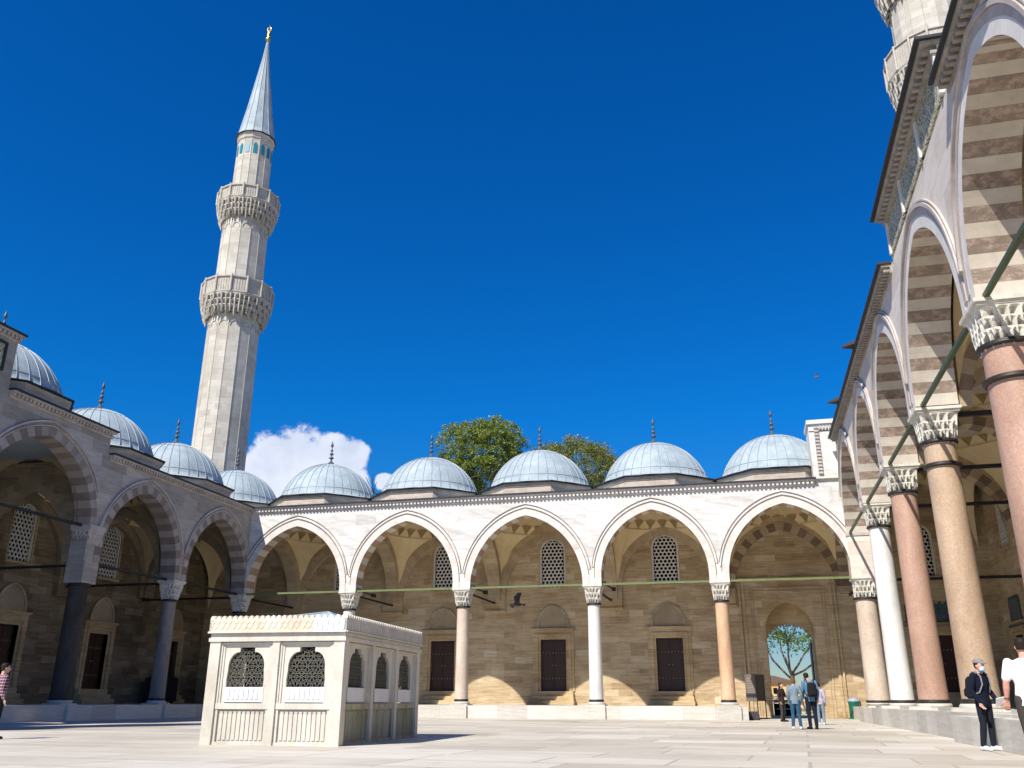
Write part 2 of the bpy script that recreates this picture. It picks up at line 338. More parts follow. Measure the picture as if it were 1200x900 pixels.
# ------------------------------------------------------------------ columns
def column(parent,loc,rs,zbase,ztop_ring,zab,half,mshaft,mcap=None,ring2=None,label=None,plinth=None,cap=True,tiers=3,name='column'):
    root=bpy.data.objects.new(name,None); link(root,parent,ML(loc)); mcap=mcap or M['capital']
    if label: root['label']=label
    b=MB(); b.box(-half*.98,half*.98,-half*.98,half*.98,zbase,zbase+.07); b.lathe([(half*.92,zbase+.07),(half*.95,zbase+.10),(rs*1.18,zbase+.17),(rs*1.12,zbase+.2)],32)
    obj('base',b,M['step'],root,M=ML(loc))
    r=MB()
    for z in (zbase+.2,ztop_ring-.0)+((ring2,) if ring2 else ()):
        r2=MB(); r2.lathe([(rs*1.02,z-.0),(rs*1.1,z+.02),(rs*1.12,z+.05),(rs*1.06,z+.075),(rs*1.11,z+.10),(rs*1.02,z+.13)],32); obj('collar',r2,M['bronze'],root,M=ML(loc))
    s=MB(); s.lathe([(rs*1.03,zbase+.2),(rs*1.0,zbase+1.2),(rs*.97,(zbase+ztop_ring)/2),(rs*.93,ztop_ring+.1)],40,cap=False); obj('shaft',s,mshaft,root,M=ML(loc))
    if cap:
        c=MB(); zt=zab-.16; z0=ztop_ring+.12
        muq(c,z0,zt,rs*.98,half*.93,tiers,16,.17*half/.52,2,7)
        c.box(-half*.96,half*.96,-half*.96,half*.96,zt,zt+.07); c.box(-half*1.04,half*1.04,-half*1.04,half*1.04,zt+.07,zab)
        obj('capital',c,mcap,root,M=ML(loc))
    return root
# ------------------------------------------------------------------ domes
def dome(parent,c,zr,D=7.15,Rd=3.22,h=2.62,name='dome',nseam=34,label=None,skirt=.24):
    cx,cy=c; root=bpy.data.objects.new(name,None); link(root,parent,ML((cx,cy,zr)))
    if label: root['label']=label
    L=ML((cx,cy,zr)); a=D/2/math.cos(PI/8)
    b=MB(); b.lathe([(a*.955,-.75),(a*.955,-.28),(a*.965,-.24),(a*.985,-.12),(a*.985,-.02)],8,ph=PI/8,sm=False); obj('drum',b,M['ringw2'],root,M=L)
    e=MB(); e.lathe([(a*.96,-.02),(a*1.02,0),(a*1.02,.06),(a*.95,.07)],8,ph=PI/8,sm=False,cap=False); obj('eave',e,M['leaddark'],root,M=L)
    s=MB(); T0=R_(15); P_=lambda t,p=0.:((Rd+p)*math.cos(t)/math.cos(T0),skirt+(h+p)*(math.sin(t)-math.sin(T0))/(1-math.sin(T0))); pr=[P_(T0+(PI/2-T0)*i/18) for i in range(19)]; pr[-1]=(.03,skirt+h)
    s.lathe([(a*.955,.062),(Rd+.12,skirt*.7),(Rd+.04,skirt)]+pr,64,ph=PI/8,cap=False)
    obj('lead_cover',s,M['lead'],root,M=L)
    q=MB(); w=.02; p=.03
    for i in range(nseam):
        th=2*PI*(i+.5)/nseam; c_,s_=math.cos(th),math.sin(th); tx,ty=-s_,c_; row=[]
        for k in range(15):
            t=R_(15.5+ k*5.2); r,z=P_(t); ww=w
            nx,nz=math.cos(t),math.sin(t)
            row.append([(r*c_-tx*ww,r*s_-ty*ww,z),((r+p*nx)*c_-tx*ww*.5,(r+p*nx)*s_-ty*ww*.5,z+p*nz),((r+p*nx)*c_+tx*ww*.5,(r+p*nx)*s_+ty*ww*.5,z+p*nz),(r*c_+tx*ww,r*s_+ty*ww,z)])
        q.grid(row,0,False)
    for lat in (22,60):
        t=R_(lat); rows=[]
        for i in range(65):
            th=2*PI*i/64; row=[]
            for dt,pp in ((-.3,0.),(-.2,.02),(.2,.02),(.3,0.)):
                t2=R_(lat+dt); r,z_=P_(t2,pp); row.append((r*math.cos(th),r*math.sin(th),z_))
            rows.append(row)
        q.grid(rows,0,False)
    obj('seams',q,M['seam'],root,M=L)
    f=MB(); z=skirt+h
    f.lathe([(.50,z-.08),(.36,z+.02),(.22,z+.14),(.10,z+.26),(.06,z+.34),(.06,z+.42),(.17,z+.50),(.17,z+.54),(.05,z+.62),(.05,z+.70),(.14,z+.78),(.14,z+.82),(.045,z+.90),(.045,z+.98),(.11,z+1.05),(.045,z+1.13),(.035,z+1.2),(.02,z+1.25)],14)
    f.lathe([(.02,z+1.25),(.09,z+1.36),(.10,z+1.44),(.05,z+1.58),(.015,z+1.74)],10)
    obj('finial',f,M['finial'],root,M=L)
    return root
M['ringw2']=stone('drum_stone',(.40,.33,.26),(.56,.49,.42),1.5,.7,(1,1,3)); M['finial']=plain('weathered_bronze',(.09,.11,.125),.5,.3)
def copy_tree(o,parent,Mw):
    c=o.copy(); COL.objects.link(c); WM[c.name]=Mw
    if parent: c.parent=parent; c.matrix_basis=WM[parent.name].inverted()@Mw
    else: c.matrix_basis=Mw
    for ch in list(o.children):
        d=ch.copy(); COL.objects.link(d); d.parent=c; WM[d.name]=Mw@ch.matrix_basis
        for g in list(ch.children): e=g.copy(); COL.objects.link(e); e.parent=d
    return c
# ------------------------------------------------------------------ vault of one bay
def vault(parent,W,tc,nc,a,zs,zr,za,ztop,name='vault',mat=None):
    b=MB(); NT=96; span=a-.08
    AC=arch_curve(0,span,zs,za); AC=AC[:len(AC)//2+1]; AX=[-q[0] for q in AC][::-1]; AZ_=[q[1] for q in AC][::-1]
    def zedge(u):
        u=abs(u); return zs if u>span-.01 else float(np.interp(u,AX,AZ_))
    rows=[]
    for i in range(NT+1):
        th=2*PI*i/NT; c,s=math.cos(th),math.sin(th); m=max(abs(c),abs(s)); rho=a/m; u=rho*(s if abs(c)>=abs(s) else c); ze=zedge(u)
        row=[]
        for k in range(9):
            f=k/8; r=a+(rho-a)*(1-f**1.8); z=ze+(zr-ze)*f; row.append(W(tc+r*c,nc+r*s,z))
        rows.append(row)
    b.grid(rows,0,True)
    # dome shell
    rr=a-.28; rows=[]
    for i in range(49):
        th=2*PI*i/48; rows.append([W(tc+rr*math.cos(p)*math.cos(th),nc+rr*math.cos(p)*math.sin(th),zr+.55+rr*.85*math.sin(p)) for p in [PI/2*k/8 for k in range(9)]])
    b.grid(rows,0,True)
    v=obj(name,b,mat or M['plaster'],parent)
    # Turkish triangles
    f=MB(); K=24
    P0=[W(tc+a*math.cos(2*PI*i/K),nc+a*math.sin(2*PI*i/K),zr) for i in range(K)]
    P1=[W(tc+(a-.28)*math.cos(2*PI*(i+.5)/K),nc+(a-.28)*math.sin(2*PI*(i+.5)/K),zr+.6) for i in range(K)]
    P2=[W(tc+(a+.02)*math.cos(2*PI*(i+.5)/K),nc+(a+.02)*math.sin(2*PI*(i+.5)/K),zr+.12) for i in range(K)]
    for i in range(K):
        j=(i+1)%K
        f.add([P0[i],P0[j],P1[i]],[(0,1,2)],1); f.add([P0[j],P1[j],P1[i]],[(0,1,2)],0)
        q=[Vector(P1[i]),Vector(P1[j]),Vector(P0[j])]; cen=(q[0]+q[1]+q[2])/3; cc=Vector(W(tc,nc,zr+.3)); tip=cen+(cen-cc).normalized()*.22
        f.add([q[0],q[1],q[2],tip],[(0,1,3),(1,2,3),(2,0,3)],0)
    f.add([P for p in zip(P0,P0) for P in p],[],0)
    rows=[[W(tc+r_*math.cos(2*PI*i/K/2),nc+r_*math.sin(2*PI*i/K/2),z_) for r_,z_ in ((a+.02,zr-.06),(a-.06,zr-.06),(a-.06,zr+.0),(a+.02,zr+.0))] for i in range(2*K+1)]
    f.grid(rows,1,False)
    obj('triangle_frieze',f,[M['friezep'],M['plaster']],v)
    return v
# ------------------------------------------------------------------ grille, doors
def grille_mesh(w,h):
    b=MB(); s=.152; dx=s*math.sqrt(3); dy=s*1.5; hw=w/2; zs=h-hw
    def inside(x,z,m=0): return abs(x)<hw-m and z>0 and (z<zs or math.hypot(x,z-zs)<hw-m)
    r=0; z=.1
    while z<h+.2:
        x=-math.ceil(hw/dx)*dx+(dx/2 if r%2 else 0)
        while x<hw+dx:
            if inside(x,z,-.02):
                O=[(x+s*math.sin(R_(60*i)),z+s*math.cos(R_(60*i))) for i in range(6)]
                I=[(x+s*.70*math.sin(R_(60*i)),z+s*.70*math.cos(R_(60*i))) for i in range(6)]
                vs=[(p[0],0,p[1]) for p in O+I]+[(p[0],.07,p[1]) for p in I]
                b.add(vs,[(i,(i+1)%6,6+(i+1)%6,6+i) for i in range(6)]+[(6+i,6+(i+1)%6,12+(i+1)%6,12+i) for i in range(6)])
            x+=dx
        z+=dy; r+=1
    # rim
    C=[(-hw,0)]+[(-hw,zs*.5)]+[(hw*math.cos(t),zs+hw*math.sin(t)) for t in [PI-PI*i/16 for i in range(17)]]+[(hw,zs*.5),(hw,0)]
    D=[(x*(1+.12/hw) ,z+(.12*(z-zs)/hw if z>zs else 0)) for x,z in C]
    for i in range(len(C)-1):
        b.add([(C[i][0],-.03,C[i][1]),(C[i+1][0],-.03,C[i+1][1]),(D[i+1][0],-.03,D[i+1][1]),(D[i][0],-.03,D[i][1])],[(0,1,2,3)])
        b.add([(C[i][0],-.03,C[i][1]),(C[i+1][0],-.03,C[i+1][1]),(C[i+1][0],.1,C[i+1][1]),(C[i][0],.1,C[i][1])],[(0,1,2,3)])
    return b
GR=grille_mesh(1.5,3.1).mesh('grille',[M['grille']])
def back_mesh():
    b=MB(); b.add([(-.95,.3,0),(.95,.3,0),(.95,.3,3.3),(-.95,.3,3.3)],[(0,1,2,3)]); return b.mesh('glass',[M['black']])
BK=back_mesh()
def surround_mesh():
    """square stone surround and arched head hiding the corners of the hole"""
    b=MB(); hw=.87; zs=3.22-hw; C=[(-hw,-.0)]+[(hw*math.cos(t),zs+hw*math.sin(t)) for t in [PI-PI*i/16 for i in range(17)]]+[(hw,0)]
    E=[(-1.0,0)]
    for k in range(17):
        t=PI-PI*k/16; q=min(1/max(1e-6,abs(math.cos(t))),1.05/max(1e-6,math.sin(t))); E.append((q*math.cos(t),zs+q*math.sin(t)))
    E.append((1.0,0))
    for i in range(len(C)-1):
        b.add([(C[i][0],0,C[i][1]),(C[i+1][0],0,C[i+1][1]),(E[i+1][0],0,E[i+1][1]),(E[i][0],0,E[i][1])],[(0,1,2,3)])
        b.add([(C[i][0],0,C[i][1]),(C[i+1][0],0,C[i+1][1]),(C[i+1][0],.25,C[i+1][1]),(C[i][0],.25,C[i][1])],[(0,1,2,3)])
    b.box(-1.0,1.0,-.10,.25,-.14,0.)
    return b.mesh('window_surround',[M['tan2']])
SR=surround_mesh()
def window(parent,pos,rz):
    L=ML(pos,rz); w=bpy.data.objects.new('window',None); link(w,parent,L)
    obj('window_surround',SR,None,w,M=L@Matrix.Translation((0,.02,0))); obj('grille',GR,None,w,M=L@Matrix.Translation((0,.16,.02))); obj('glass',BK,None,w,M=L@Matrix.Translation((0,.12,0)))
    return w
def door_meshes(w=1.66,h=3.15):
    l=MB(); hw=w/2
    for s in (-1,1):
        x0,x1=(-hw,-.008) if s<0 else (.008,hw)
        l.box(x0,x1,.28,.34,0,h)
        for z0,z1 in ((.12,h*.23),(h*.27,h*.72),(h*.76,h-.12)): l.box(x0+.1,x1-.1,.25,.28,z0,z1)
    l.box(-hw,hw,.345,.36,0,h)
    m=MB()
    for z in (h*.245,h*.5,h*.74,.07,h-.07):
        for k in range(8):
            x=-hw+.1+k*(w-.2)/7
            if z==h*.5 and k not in (3,4): continue
            if z in (.07,h-.07): continue
            m.lathe([(.035,0),(.03,.02),(.0001,.03)],8,cap=False)
            for i in range(24): 
                v=m.v[-24+i]; m.v[-24+i]=(x+v[0],.25-v[2],z+v[1])
    f=MB(); F=.34
    for d,(a,b_) in enumerate(((0,.16),(.16,.34),(.34,.52))):
        p=(-.03,-.15,-.08)[d]
        f.box(-hw-b_,-hw-a,p,.30,0,h+a); f.box(hw+a,hw+b_,p,.30,0,h+a); f.box(-hw-b_,hw+b_,p,.30,h+a,h+b_)
    f.box(-hw-.62,hw+.62,-.2,.0,h+.60,h+.70); f.box(-hw-.57,hw+.57,-.13,.0,h+.52,h+.60)
    # blind arch over the lintel
    W=lambda t,n,z:(t,-n,z)
    C=arch_curve(0,.95,h+.72,h+2.05,12); g=MB(); band(g,W,C,0,.10,0,.11,.4)
    g.add([(c[0],-.02,c[1]) for c in C],[tuple(range(len(C)))])
    t=MB(); t.box(-hw-.45,hw+.45,-.22,0,-.3,-.004); t.box(-hw-.5,hw+.5,-.45,0,-.56,-.30); t.box(-hw-.55,hw+.55,-.68,0,-.82,-.56)
    return l.mesh('door_leaf',[M['door']]),m.mesh('studs',[M['stud']]),f.mesh('door_frame',[M['tan2']]),g.mesh('blind_arch',[M['vT']]),t.mesh('doorstep',[M['tan2']])
M['stud']=plain('brass_studs',(.45,.40,.30),.4,.5)
DM=door_meshes()
def door(parent,pos,rz,steps=True,blind=True):
    L=ML(pos,rz); d=bpy.data.objects.new('door',None); link(d,parent,L)
    for nm,me in zip(('door_leaf','studs','door_frame','blind_arch','doorstep'),DM):
        if (nm=='doorstep' and not steps) or (nm=='blind_arch' and not blind): continue
        obj(nm,me,None,d,M=L)
    return d
def wall_holes(mb,W,t0,t1,z0,z1,n,holes,depth=1.0,mi=0):
    """wall face at n with rectangular holes (ta,tb,za,zb) and reveals going back"""
    ts=sorted({t0,t1,*[h[0] for h in holes],*[h[1] for h in holes]}); zs=sorted({z0,z1,*[h[2] for h in holes],*[h[3] for h in holes]})
    for a,b in zip(ts[:-1],ts[1:]):
        for c,d in zip(zs[:-1],zs[1:]):
            m=((a+b)/2,(c+d)/2)
            if any(h[0]<m[0]<h[1] and h[2]<m[1]<h[3] for h in holes): continue
            for nn in (n,n-depth): mb.add([W(a,nn,c),W(b,nn,c),W(b,nn,d),W(a,nn,d)],[(0,1,2,3)],mi)
    for a,b,c,d in holes+[(t0,t1,z0,z1)]:
        q=[(a,c),(b,c),(b,d),(a,d)]
        for i in range(4):
            p,r=q[i],q[(i+1)%4]; mb.add([W(p[0],n,p[1]),W(r[0],n,r[1]),W(r[0],n-depth,r[1]),W(p[0],n-depth,p[1])],[(0,1,2,3)],mi)
def cornice(parent,W,t0,t1,zt,nf,over=.34,step=.23,mat=None,ends=True,dz=.0):
    c=MB(); t=min(t0,t1); te=max(t0,t1)
    c.box(t,te,nf,nf+.06,zt-.38,zt-.30,0,W); c.box(t,te,nf,nf+over*.75,zt-.15,zt-.06,0,W); c.box(t,te,nf-.3,nf+.05,zt-.30,zt-.15,0,W)
    n=int((te-t)/step)
    for i in range(n):
        a=t+(i+.25)*step; c.box(a,a+step*.5,nf+.05,nf+over*.6,zt-.30,zt-.152,0,W)
    o=obj('cornice',c,mat or M['ringw'],parent)
    e=MB(); e.box(t-.05,te+.05,nf-.6,nf+over,zt-.058,zt+.02,0,W); obj('lead_edge',e,M['leaddark'],o)
    return o
def tie(parent,a,b,s=.08,mat=None,name='tie_rod'):
    m=MB(); a=Vector(a); b=Vector(b); d=(b-a).normalized(); u=d.cross(Vector((0,0,1))).normalized()*s; z=Vector((0,0,s))
    vs=[p+q for p in (a,b) for q in (-u-z,u-z,u+z,-u+z)]
    m.add(vs,[(0,1,2,3),(4,7,6,5),(0,4,5,1),(1,5,6,2),(2,6,7,3),(3,7,4,0)]); return obj(name,m,mat or M['green'],parent)
# ------------------------------------------------------------------ setting
def ground():
    b=MB(); b.add([(-900,-300,0),(900,-300,0),(900,1500,0),(-900,1500,0)],[(0,1,2,3)])
    tag(obj('courtyard_ground',b,M['paving']),kind='structure')
    p=MB()
    DW=7.13
    p.box(Xl-DW-.5,Xl+.9,-2,Yb-.9,0,ZS); p.box(Xl-DW-.5,-.45,Yb-.9,Yw+.1,0,ZS)
    for x in BX[1:5]: p.box(x-.62,x+.62,Yb-1.02,Yb-.9,0,ZS+.004)
    for y in LY[1:5]: p.box(Xl+.9,Xl+1.02,y-.62,y+.62,0,ZS+.004)
    p.box(-.62-.45+.45+.17,-.45+.17,Yb-1.02,Yb+.6,0,ZS+.004)
    p.box(Xr-.75,Xr+8.3,Yb-.9,Yw+.1,0,ZS); p.box(Xr-1.1,Xr+8.3,-2,Yb-.9,0,ZS)
    for y in RY[1:6]: p.box(Xr-1.0,Xr-.3,y-1.0,y+1.0,ZS,ZS+.10)
    p.box(Xr-1.5,Xr-1.1,3,25.2,0,.60)
    tag(obj('gallery_platform',p,M['step']),kind='structure')
    s=MB(); s.box(-110,110,58.9+.4,200,-.2,.012); tag(obj('outer_terrace',s,M['paving']),kind='structure')
ground()
M['groove']=plain('dark_moulding_line',(.24,.19,.15),.8,0,.2,.3,4)
def transverse(parent,W,tc,d0,d1,zs,za,ztop,th,mw,mv,unit=.42,name='cross_arch',shrink=.45):
    W2=lambda u,m,z:W(tc+m,u,z); c=(d0+d1)/2; w=(d0-d1)/2-shrink; C=arch_curve(c,w,zs,za)
    b=MB(); arch_wall(b,W2,d1,d0,C,c,th,-th,ztop,zs); o=obj(name,b,mw,parent)
    v=MB(); band(v,W2,C,c,th+.012,-th-.012,.42,unit,back=True); obj('arch_ring',v,mv,o)
def roof_bay(mb,W,t0,t1,n0,n1,z,r):
    tc,nc=(t0+t1)/2,(n0+n1)/2; a,b=(t1-t0)/2,(n1-n0)/2; rows=[]
    for i in range(65):
        th=2*PI*i/64; c,s=math.cos(th),math.sin(th); q=min(abs(a)/max(1e-9,abs(c)),abs(b)/max(1e-9,abs(s))); rows.append([W(tc+r*c,nc+r*s,z),W(tc+q*c,nc+q*s,z)])
    mb.grid(rows,0,False)
HX=.45
# ---------------- back wing
back=empty('portico',(-12.2,Yb,0),0,'sunlit marble portico of five pointed arches at the far end of the courtyard','portico','porticoes round the courtyard')
wall=MB()
for i in range(5):
    t0,t1=BX[i],BX[i+1]; c=(t0+t1)/2; w=(t1-t0)/2-.54; C=arch_curve(c,w,7.12,11.27)
    arch_wall(wall,Wb,t0,t1,C,c,HX,-HX,12.5,7.12)
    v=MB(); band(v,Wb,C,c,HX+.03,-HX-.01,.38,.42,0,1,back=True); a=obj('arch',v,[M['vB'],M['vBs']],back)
    h=MB(); hood(h,Wb,C,c,HX,.385,.40,.03,.04,0,7.5); hood(h,Wb,C,c,HX,.50,.64,.03,.05,0,8.0); hood(h,Wb,C,c,HX,.44,.47,.07,.05,1,7.9); obj('moulding',h,[M['groove'],M['ringw']],a)
obj('wall',wall,M['marble'],back)
cornice(back,Wb,Xl+.5,Xr-1.9,12.55,HX)
rw=MB(); holes=[]
for i in range(4):
    c=(BX[i]+BX[i+1])/2; holes+=[(c-.95,c+.95,7.9,11.2),(c-.83,c+.83,1.5,4.65)]
EC=Xr+4.2; holes+=[(EC-.95,EC+.95,7.95,11.25),(EC+.5-.83,EC+.5+.83,1.45,4.6)]
GX=2.5; holes.append((GX-1.47,GX+1.47,0.,6.95))
DB=7.13
wall_holes(rw,Wb,Xl-DB,Xr+DB+1.0,0,13.2,-DB,holes,1.1); obj('rear_wall',rw,M['tan'],back)
for i in range(4):
    c=(BX[i]+BX[i+1])/2; window(back,Wb(c,-DB,7.95),0); door(back,Wb(c,-DB,1.5),0)
for i in range(5):
    t0,t1=BX[i],BX[i+1]; c=(t0+t1)/2; C=arch_curve(c,(t1-t0)/2-.7,7.1,11.1)
    b=MB(); arch_wall(b,Wb,t0,t1,C,c,-DB+.26,-DB,12.2,7.1); o=obj('wall_arch',b,M['tan2'],back)
    v=MB(); band(v,Wb,C,c,-DB+.275,-DB,.5,.45); obj('arch_ring',v,M['vTd'] if i==4 else M['vT'],o)
    for t in (t0,):
        k=MB(); k.box(t-.75,t+.75,-DB,-DB+.36,6.42,6.55,0,Wb); k.box(t-.68,t+.68,-DB,-DB+.26,6.55,7.1,0,Wb); obj('bracket',k,M['tan2'],o)
for i in range(0,6):
    hi=i==5
    transverse(back,Wb,BX[i],-HX,-DB+(0 if 0<i<5 else 0),7.1,10.9,14.5 if hi else 12.2,.55 if hi else .40,M['marbleR'] if hi else M['tan2'],M['vTd'] if hi else M['vT'])
rf=MB(); bays=[(Xl-DB,Xl)]+[(BX[i],BX[i+1]) for i in range(5)]
for k,(t0,t1) in enumerate(bays):
    roof_bay(rf,Wb,t0,t1,HX if k else -.0,-8.3,12.52,3.35)
    vault(back,Wb,(t0+t1)/2,-3.79,(t1-t0)/2-.38 if t1-t0<7.6 else 3.45,7.1,11.44,11.36,12.2)
obj('roof',rf,M['lead'],back)
d0=dome(back,((bays[1][0]+bays[1][1])/2,Yb+3.6),13.38,label='lead dome above the leftmost arch, dark finial against the white cloud')
dl=['lead dome over the corner where the left and far porticoes meet',None,'lead dome over the second bay of the far portico','lead dome over the middle bay, green tree crowns on both sides','lead dome right of the middle one, over the fourth bay','lead dome nearest the right corner, over the gateway bay']
for k,(t0,t1) in enumerate(bays):
    if k==1: continue
    c=copy_tree(d0,back,ML(((t0+t1)/2,Yb+3.6,13.38))); c['label']=dl[k]
cols=[(1,'white','pale grey-white marble column behind the fountain'),(2,'beigeshaft','cream column right of the fountain'),(3,'white','white marble column between the second and third visible doors'),(4,'palecol','orange-pink column left of the gateway')]
M['palecol']=stone('orange_granite',(.52,.33,.20),(.62,.43,.28),1.2,.45,(1,1,.4),.4,.05,None,.2)
for i,mt,lb in cols: column(back,(BX[i],Yb,0),.375,ZS,6.02,7.12,.53,M[mt],label=lb)
for i in range(5):
    a,b=BX[i]+(.5 if i else .5),BX[i+1]-.5; tie(back,Wb(a-.02,.32,7.14),Wb(b+.02,.32,7.14),.055)
for i in range(6): tie(back,Wb(BX[i],-.5,7.0),Wb(BX[i],-DB,7.0),.05,M['iron'])  # green-painted ties coloured black to carry the gallery's shade
# gateway
gate=bpy.data.objects.new('gateway',None); link(gate,back,ML((GX,Yw,0))); gate['label']='tall arched gateway with daylight and a tree beyond'
g=MB(); C=arch_curve(GX,1.40,0.,6.7,16,1.0)
# niche infill: front face between the arch and the rectangular hole
for a,b in zip(C[:-1],C[1:]):
    if abs(a[0]-b[0])<1e-6: continue
    g.add([Wb(a[0],-DB+.01,a[1]),Wb(b[0],-DB+.01,b[1]),Wb(b[0],-DB+.01,7.0),Wb(a[0],-DB+.01,7.0)],[(0,1,2,3)])
for a,b in zip(C[:-1],C[1:]): g.add([Wb(a[0],-DB+.01,a[1]),Wb(b[0],-DB+.01,b[1]),Wb(b[0],-DB-1.5,b[1]),Wb(a[0],-DB-1.5,a[1])],[(0,1,2,3)])
for s in (-1,1): g.box(min(GX+s*1.40,GX+s*1.5),max(GX+s*1.40,GX+s*1.5),-DB+.01,-DB+.008,0,7.0,0,Wb)
obj('arch_niche',g,M['tan2'],gate)
g=MB()  # inner scalloped arch, thick
K=26; S=[]
for i in range(K+1):
    t=-1.34+2.68*i/K; z=4.45+math.sqrt(max(0,1-(t/1.36)**2))*.95
    S.append((t,z))
P=[]
for i in range(K):
    t0,z0=S[i]; t1,z1=S[i+1]; P.append((t0,z0)); P.append(((t0+t1)/2,(z0+z1)/2+(.16 if i%2 else -.05)))
P.append(S[-1])
n0,n1=-DB-1.5,-DB-2.1
for (a,za_),(b,zb_) in zip(P[:-1],P[1:]):
    for nn in (n0,n1): g.add([Wb(GX+a,nn,za_),Wb(GX+b,nn,zb_),Wb(GX+b,nn,7.0),Wb(GX+a,nn,7.0)],[(0,1,2,3)])
    g.add([Wb(GX+a,n0,za_),Wb(GX+b,n0,zb_),Wb(GX+b,n1,zb_),Wb(GX+a,n1,za_)],[(0,1,2,3)])
for s in (-1,1):
    a,b=sorted((GX+s*1.34,GX+s*1.5)); g.box(a,b,n1,n0,0,7.0,0,Wb)
obj('scalloped_arch',g,M['tan2'],gate)
g=MB()
for (e,zt,p,w_) in ((2.86,8.08,.14,.10),(2.66,7.92,.07,.16),(2.2,7.5,.05,.08),(2.02,7.35,.04,.05)):
    for s in (-1,1):
        a,b=sorted((GX+s*e,GX+s*(e-w_))); g.box(a,b,-DB,-DB+p,.02,zt,0,Wb)
    g.box(GX-e,GX+e,-DB,-DB+p,zt,zt+w_,0,Wb)
obj('gate_frame',g,M['tan2'],gate)
# wooden door leaf folded open against the reveal
g=MB(); g.box(GX+1.24,GX+1.33,n1-1.3,n1+.02,.05,4.4,0,Wb); obj('gate_leaf',g,M['door'],gate)
# ---------------- left wing
left=empty('portico',(Xl,36,0),0,'shaded grey portico along the left side of the courtyard, with striped arches','portico','porticoes round the courtyard')
LB=[(LY[1],LY[0],7.12,11.27,12.5),(LY[2],LY[1],7.12,11.27,12.5),(LY[3],LY[2],8.85,12.3,13.62),(LY[4],LY[3],9.4,14.0,16.1),(12.75,LY[4],8.85,12.3,13.62)]
wall=MB()
for i,(t0,t1,zs,za,zt) in enumerate(LB):
    c=(t0+t1)/2; w=(t1-t0)/2-.54; C=arch_curve(c,w,zs,za); arch_wall(wall,Wl,t0,t1,C,c,HX,-HX,zt,zs)
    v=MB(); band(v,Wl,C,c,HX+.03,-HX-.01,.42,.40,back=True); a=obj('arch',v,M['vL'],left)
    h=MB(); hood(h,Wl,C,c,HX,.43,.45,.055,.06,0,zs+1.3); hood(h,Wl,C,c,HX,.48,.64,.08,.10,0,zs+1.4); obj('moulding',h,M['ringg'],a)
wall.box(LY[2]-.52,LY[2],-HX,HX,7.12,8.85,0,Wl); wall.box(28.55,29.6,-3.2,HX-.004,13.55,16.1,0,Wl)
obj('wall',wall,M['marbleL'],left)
for t0,t1,zt in ((36.55,Yb-.5,12.55),(29.7,36.5,13.67),(20.2,29.7,16.15)): cornice(left,Wl,t0,t1,zt,HX,mat=M['ringg'])
b=MB(); b.box(21,28.9,HX-.0,HX+.05,14.35,15.45,0,Wl); p=obj('inscription_panel',b,M['calli'],left)
b=MB()
for z in (14.25,15.45): b.box(20.9,29.0,HX,HX+.12,z,z+.1,0,Wl)
for t in (20.9,28.9): b.box(t,t+.1,HX,HX+.12,14.35,15.45,0,Wl)
obj('panel_frame',b,M['leaddark'],p)
rw=MB(); holes=[]
LC=[(a[0]+a[1])/2 for a in LB]
for c in LC[:3]+[54.4]: holes+=[(c-.95,c+.95,7.9,11.2),(c-.83,c+.83,1.5,4.65)]
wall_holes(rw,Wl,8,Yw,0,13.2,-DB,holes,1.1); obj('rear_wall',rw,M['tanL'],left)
for c in LC[:3]+[54.4]: window(left,Wl(-0,-DB,0)[:0]+(Xl-DB,c,7.95),R_(90)); door(left,(Xl-DB,c,1.5),R_(90))
for (t0,t1,zs,za,zt),c in zip(LB[:3],LC):
    C=arch_curve(c,(t1-t0)/2-.7,7.1,11.1)
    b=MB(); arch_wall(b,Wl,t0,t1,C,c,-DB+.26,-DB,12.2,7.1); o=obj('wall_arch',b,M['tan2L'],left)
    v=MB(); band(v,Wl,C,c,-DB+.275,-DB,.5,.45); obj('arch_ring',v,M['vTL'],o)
    k=MB(); k.box(t0-.75,t0+.75,-DB,-DB+.36,6.42,6.55,0,Wl); k.box(t0-.68,t0+.68,-DB,-DB+.26,6.55,7.1,0,Wl); obj('bracket',k,M['tan2L'],o)
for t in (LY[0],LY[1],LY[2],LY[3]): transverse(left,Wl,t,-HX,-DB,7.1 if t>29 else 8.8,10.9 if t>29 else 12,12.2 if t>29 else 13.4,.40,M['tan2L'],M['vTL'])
rf=MB()
for k,((t0,t1,zs,za,zt),c) in enumerate(zip(LB,LC)):
    dz=zt-12.5; roof_bay(rf,Wl,t0,t1,HX,-8.3,zt+.02,3.35)
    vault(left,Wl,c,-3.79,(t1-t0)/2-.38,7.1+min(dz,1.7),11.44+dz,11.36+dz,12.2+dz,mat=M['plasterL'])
    for nn in (HX-.02,-8.3):
        pass
rf.box(28.55,36.4,-8.3,-HX-.02,12.4,13.60,0,Wl)
rf2=MB()
obj('roof',rf,M['lead'],left)
del rf2
dl=['shaded-side lead dome on the left wing, next to the corner dome and left of the minaret foot','lead dome on the left wing, second bay from the far corner','lead dome on the left wing, third bay from the far corner, above the large striped arch','lead dome cut by the left edge of the picture, behind the raised panel block']
for k,c in enumerate(LC[:4]):
    dz=(0,0,1.12,3.6)[k]; q=copy_tree(d0,left,ML((Xl-3.6,c,13.38+dz))); q['label']=dl[k]
column(left,(Xl,LY[1],0),.40,ZS,5.98,7.12,.53,M['greyshaft'],label='smooth grey granite column')
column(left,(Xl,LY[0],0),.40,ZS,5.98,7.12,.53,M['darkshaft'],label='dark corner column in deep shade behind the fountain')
c=column(left,(Xl,LY[2],0),.47,ZS,5.98,7.12,.53,M['darkshaft'],label='thick dark granite column under the high grey impost',cap=False)
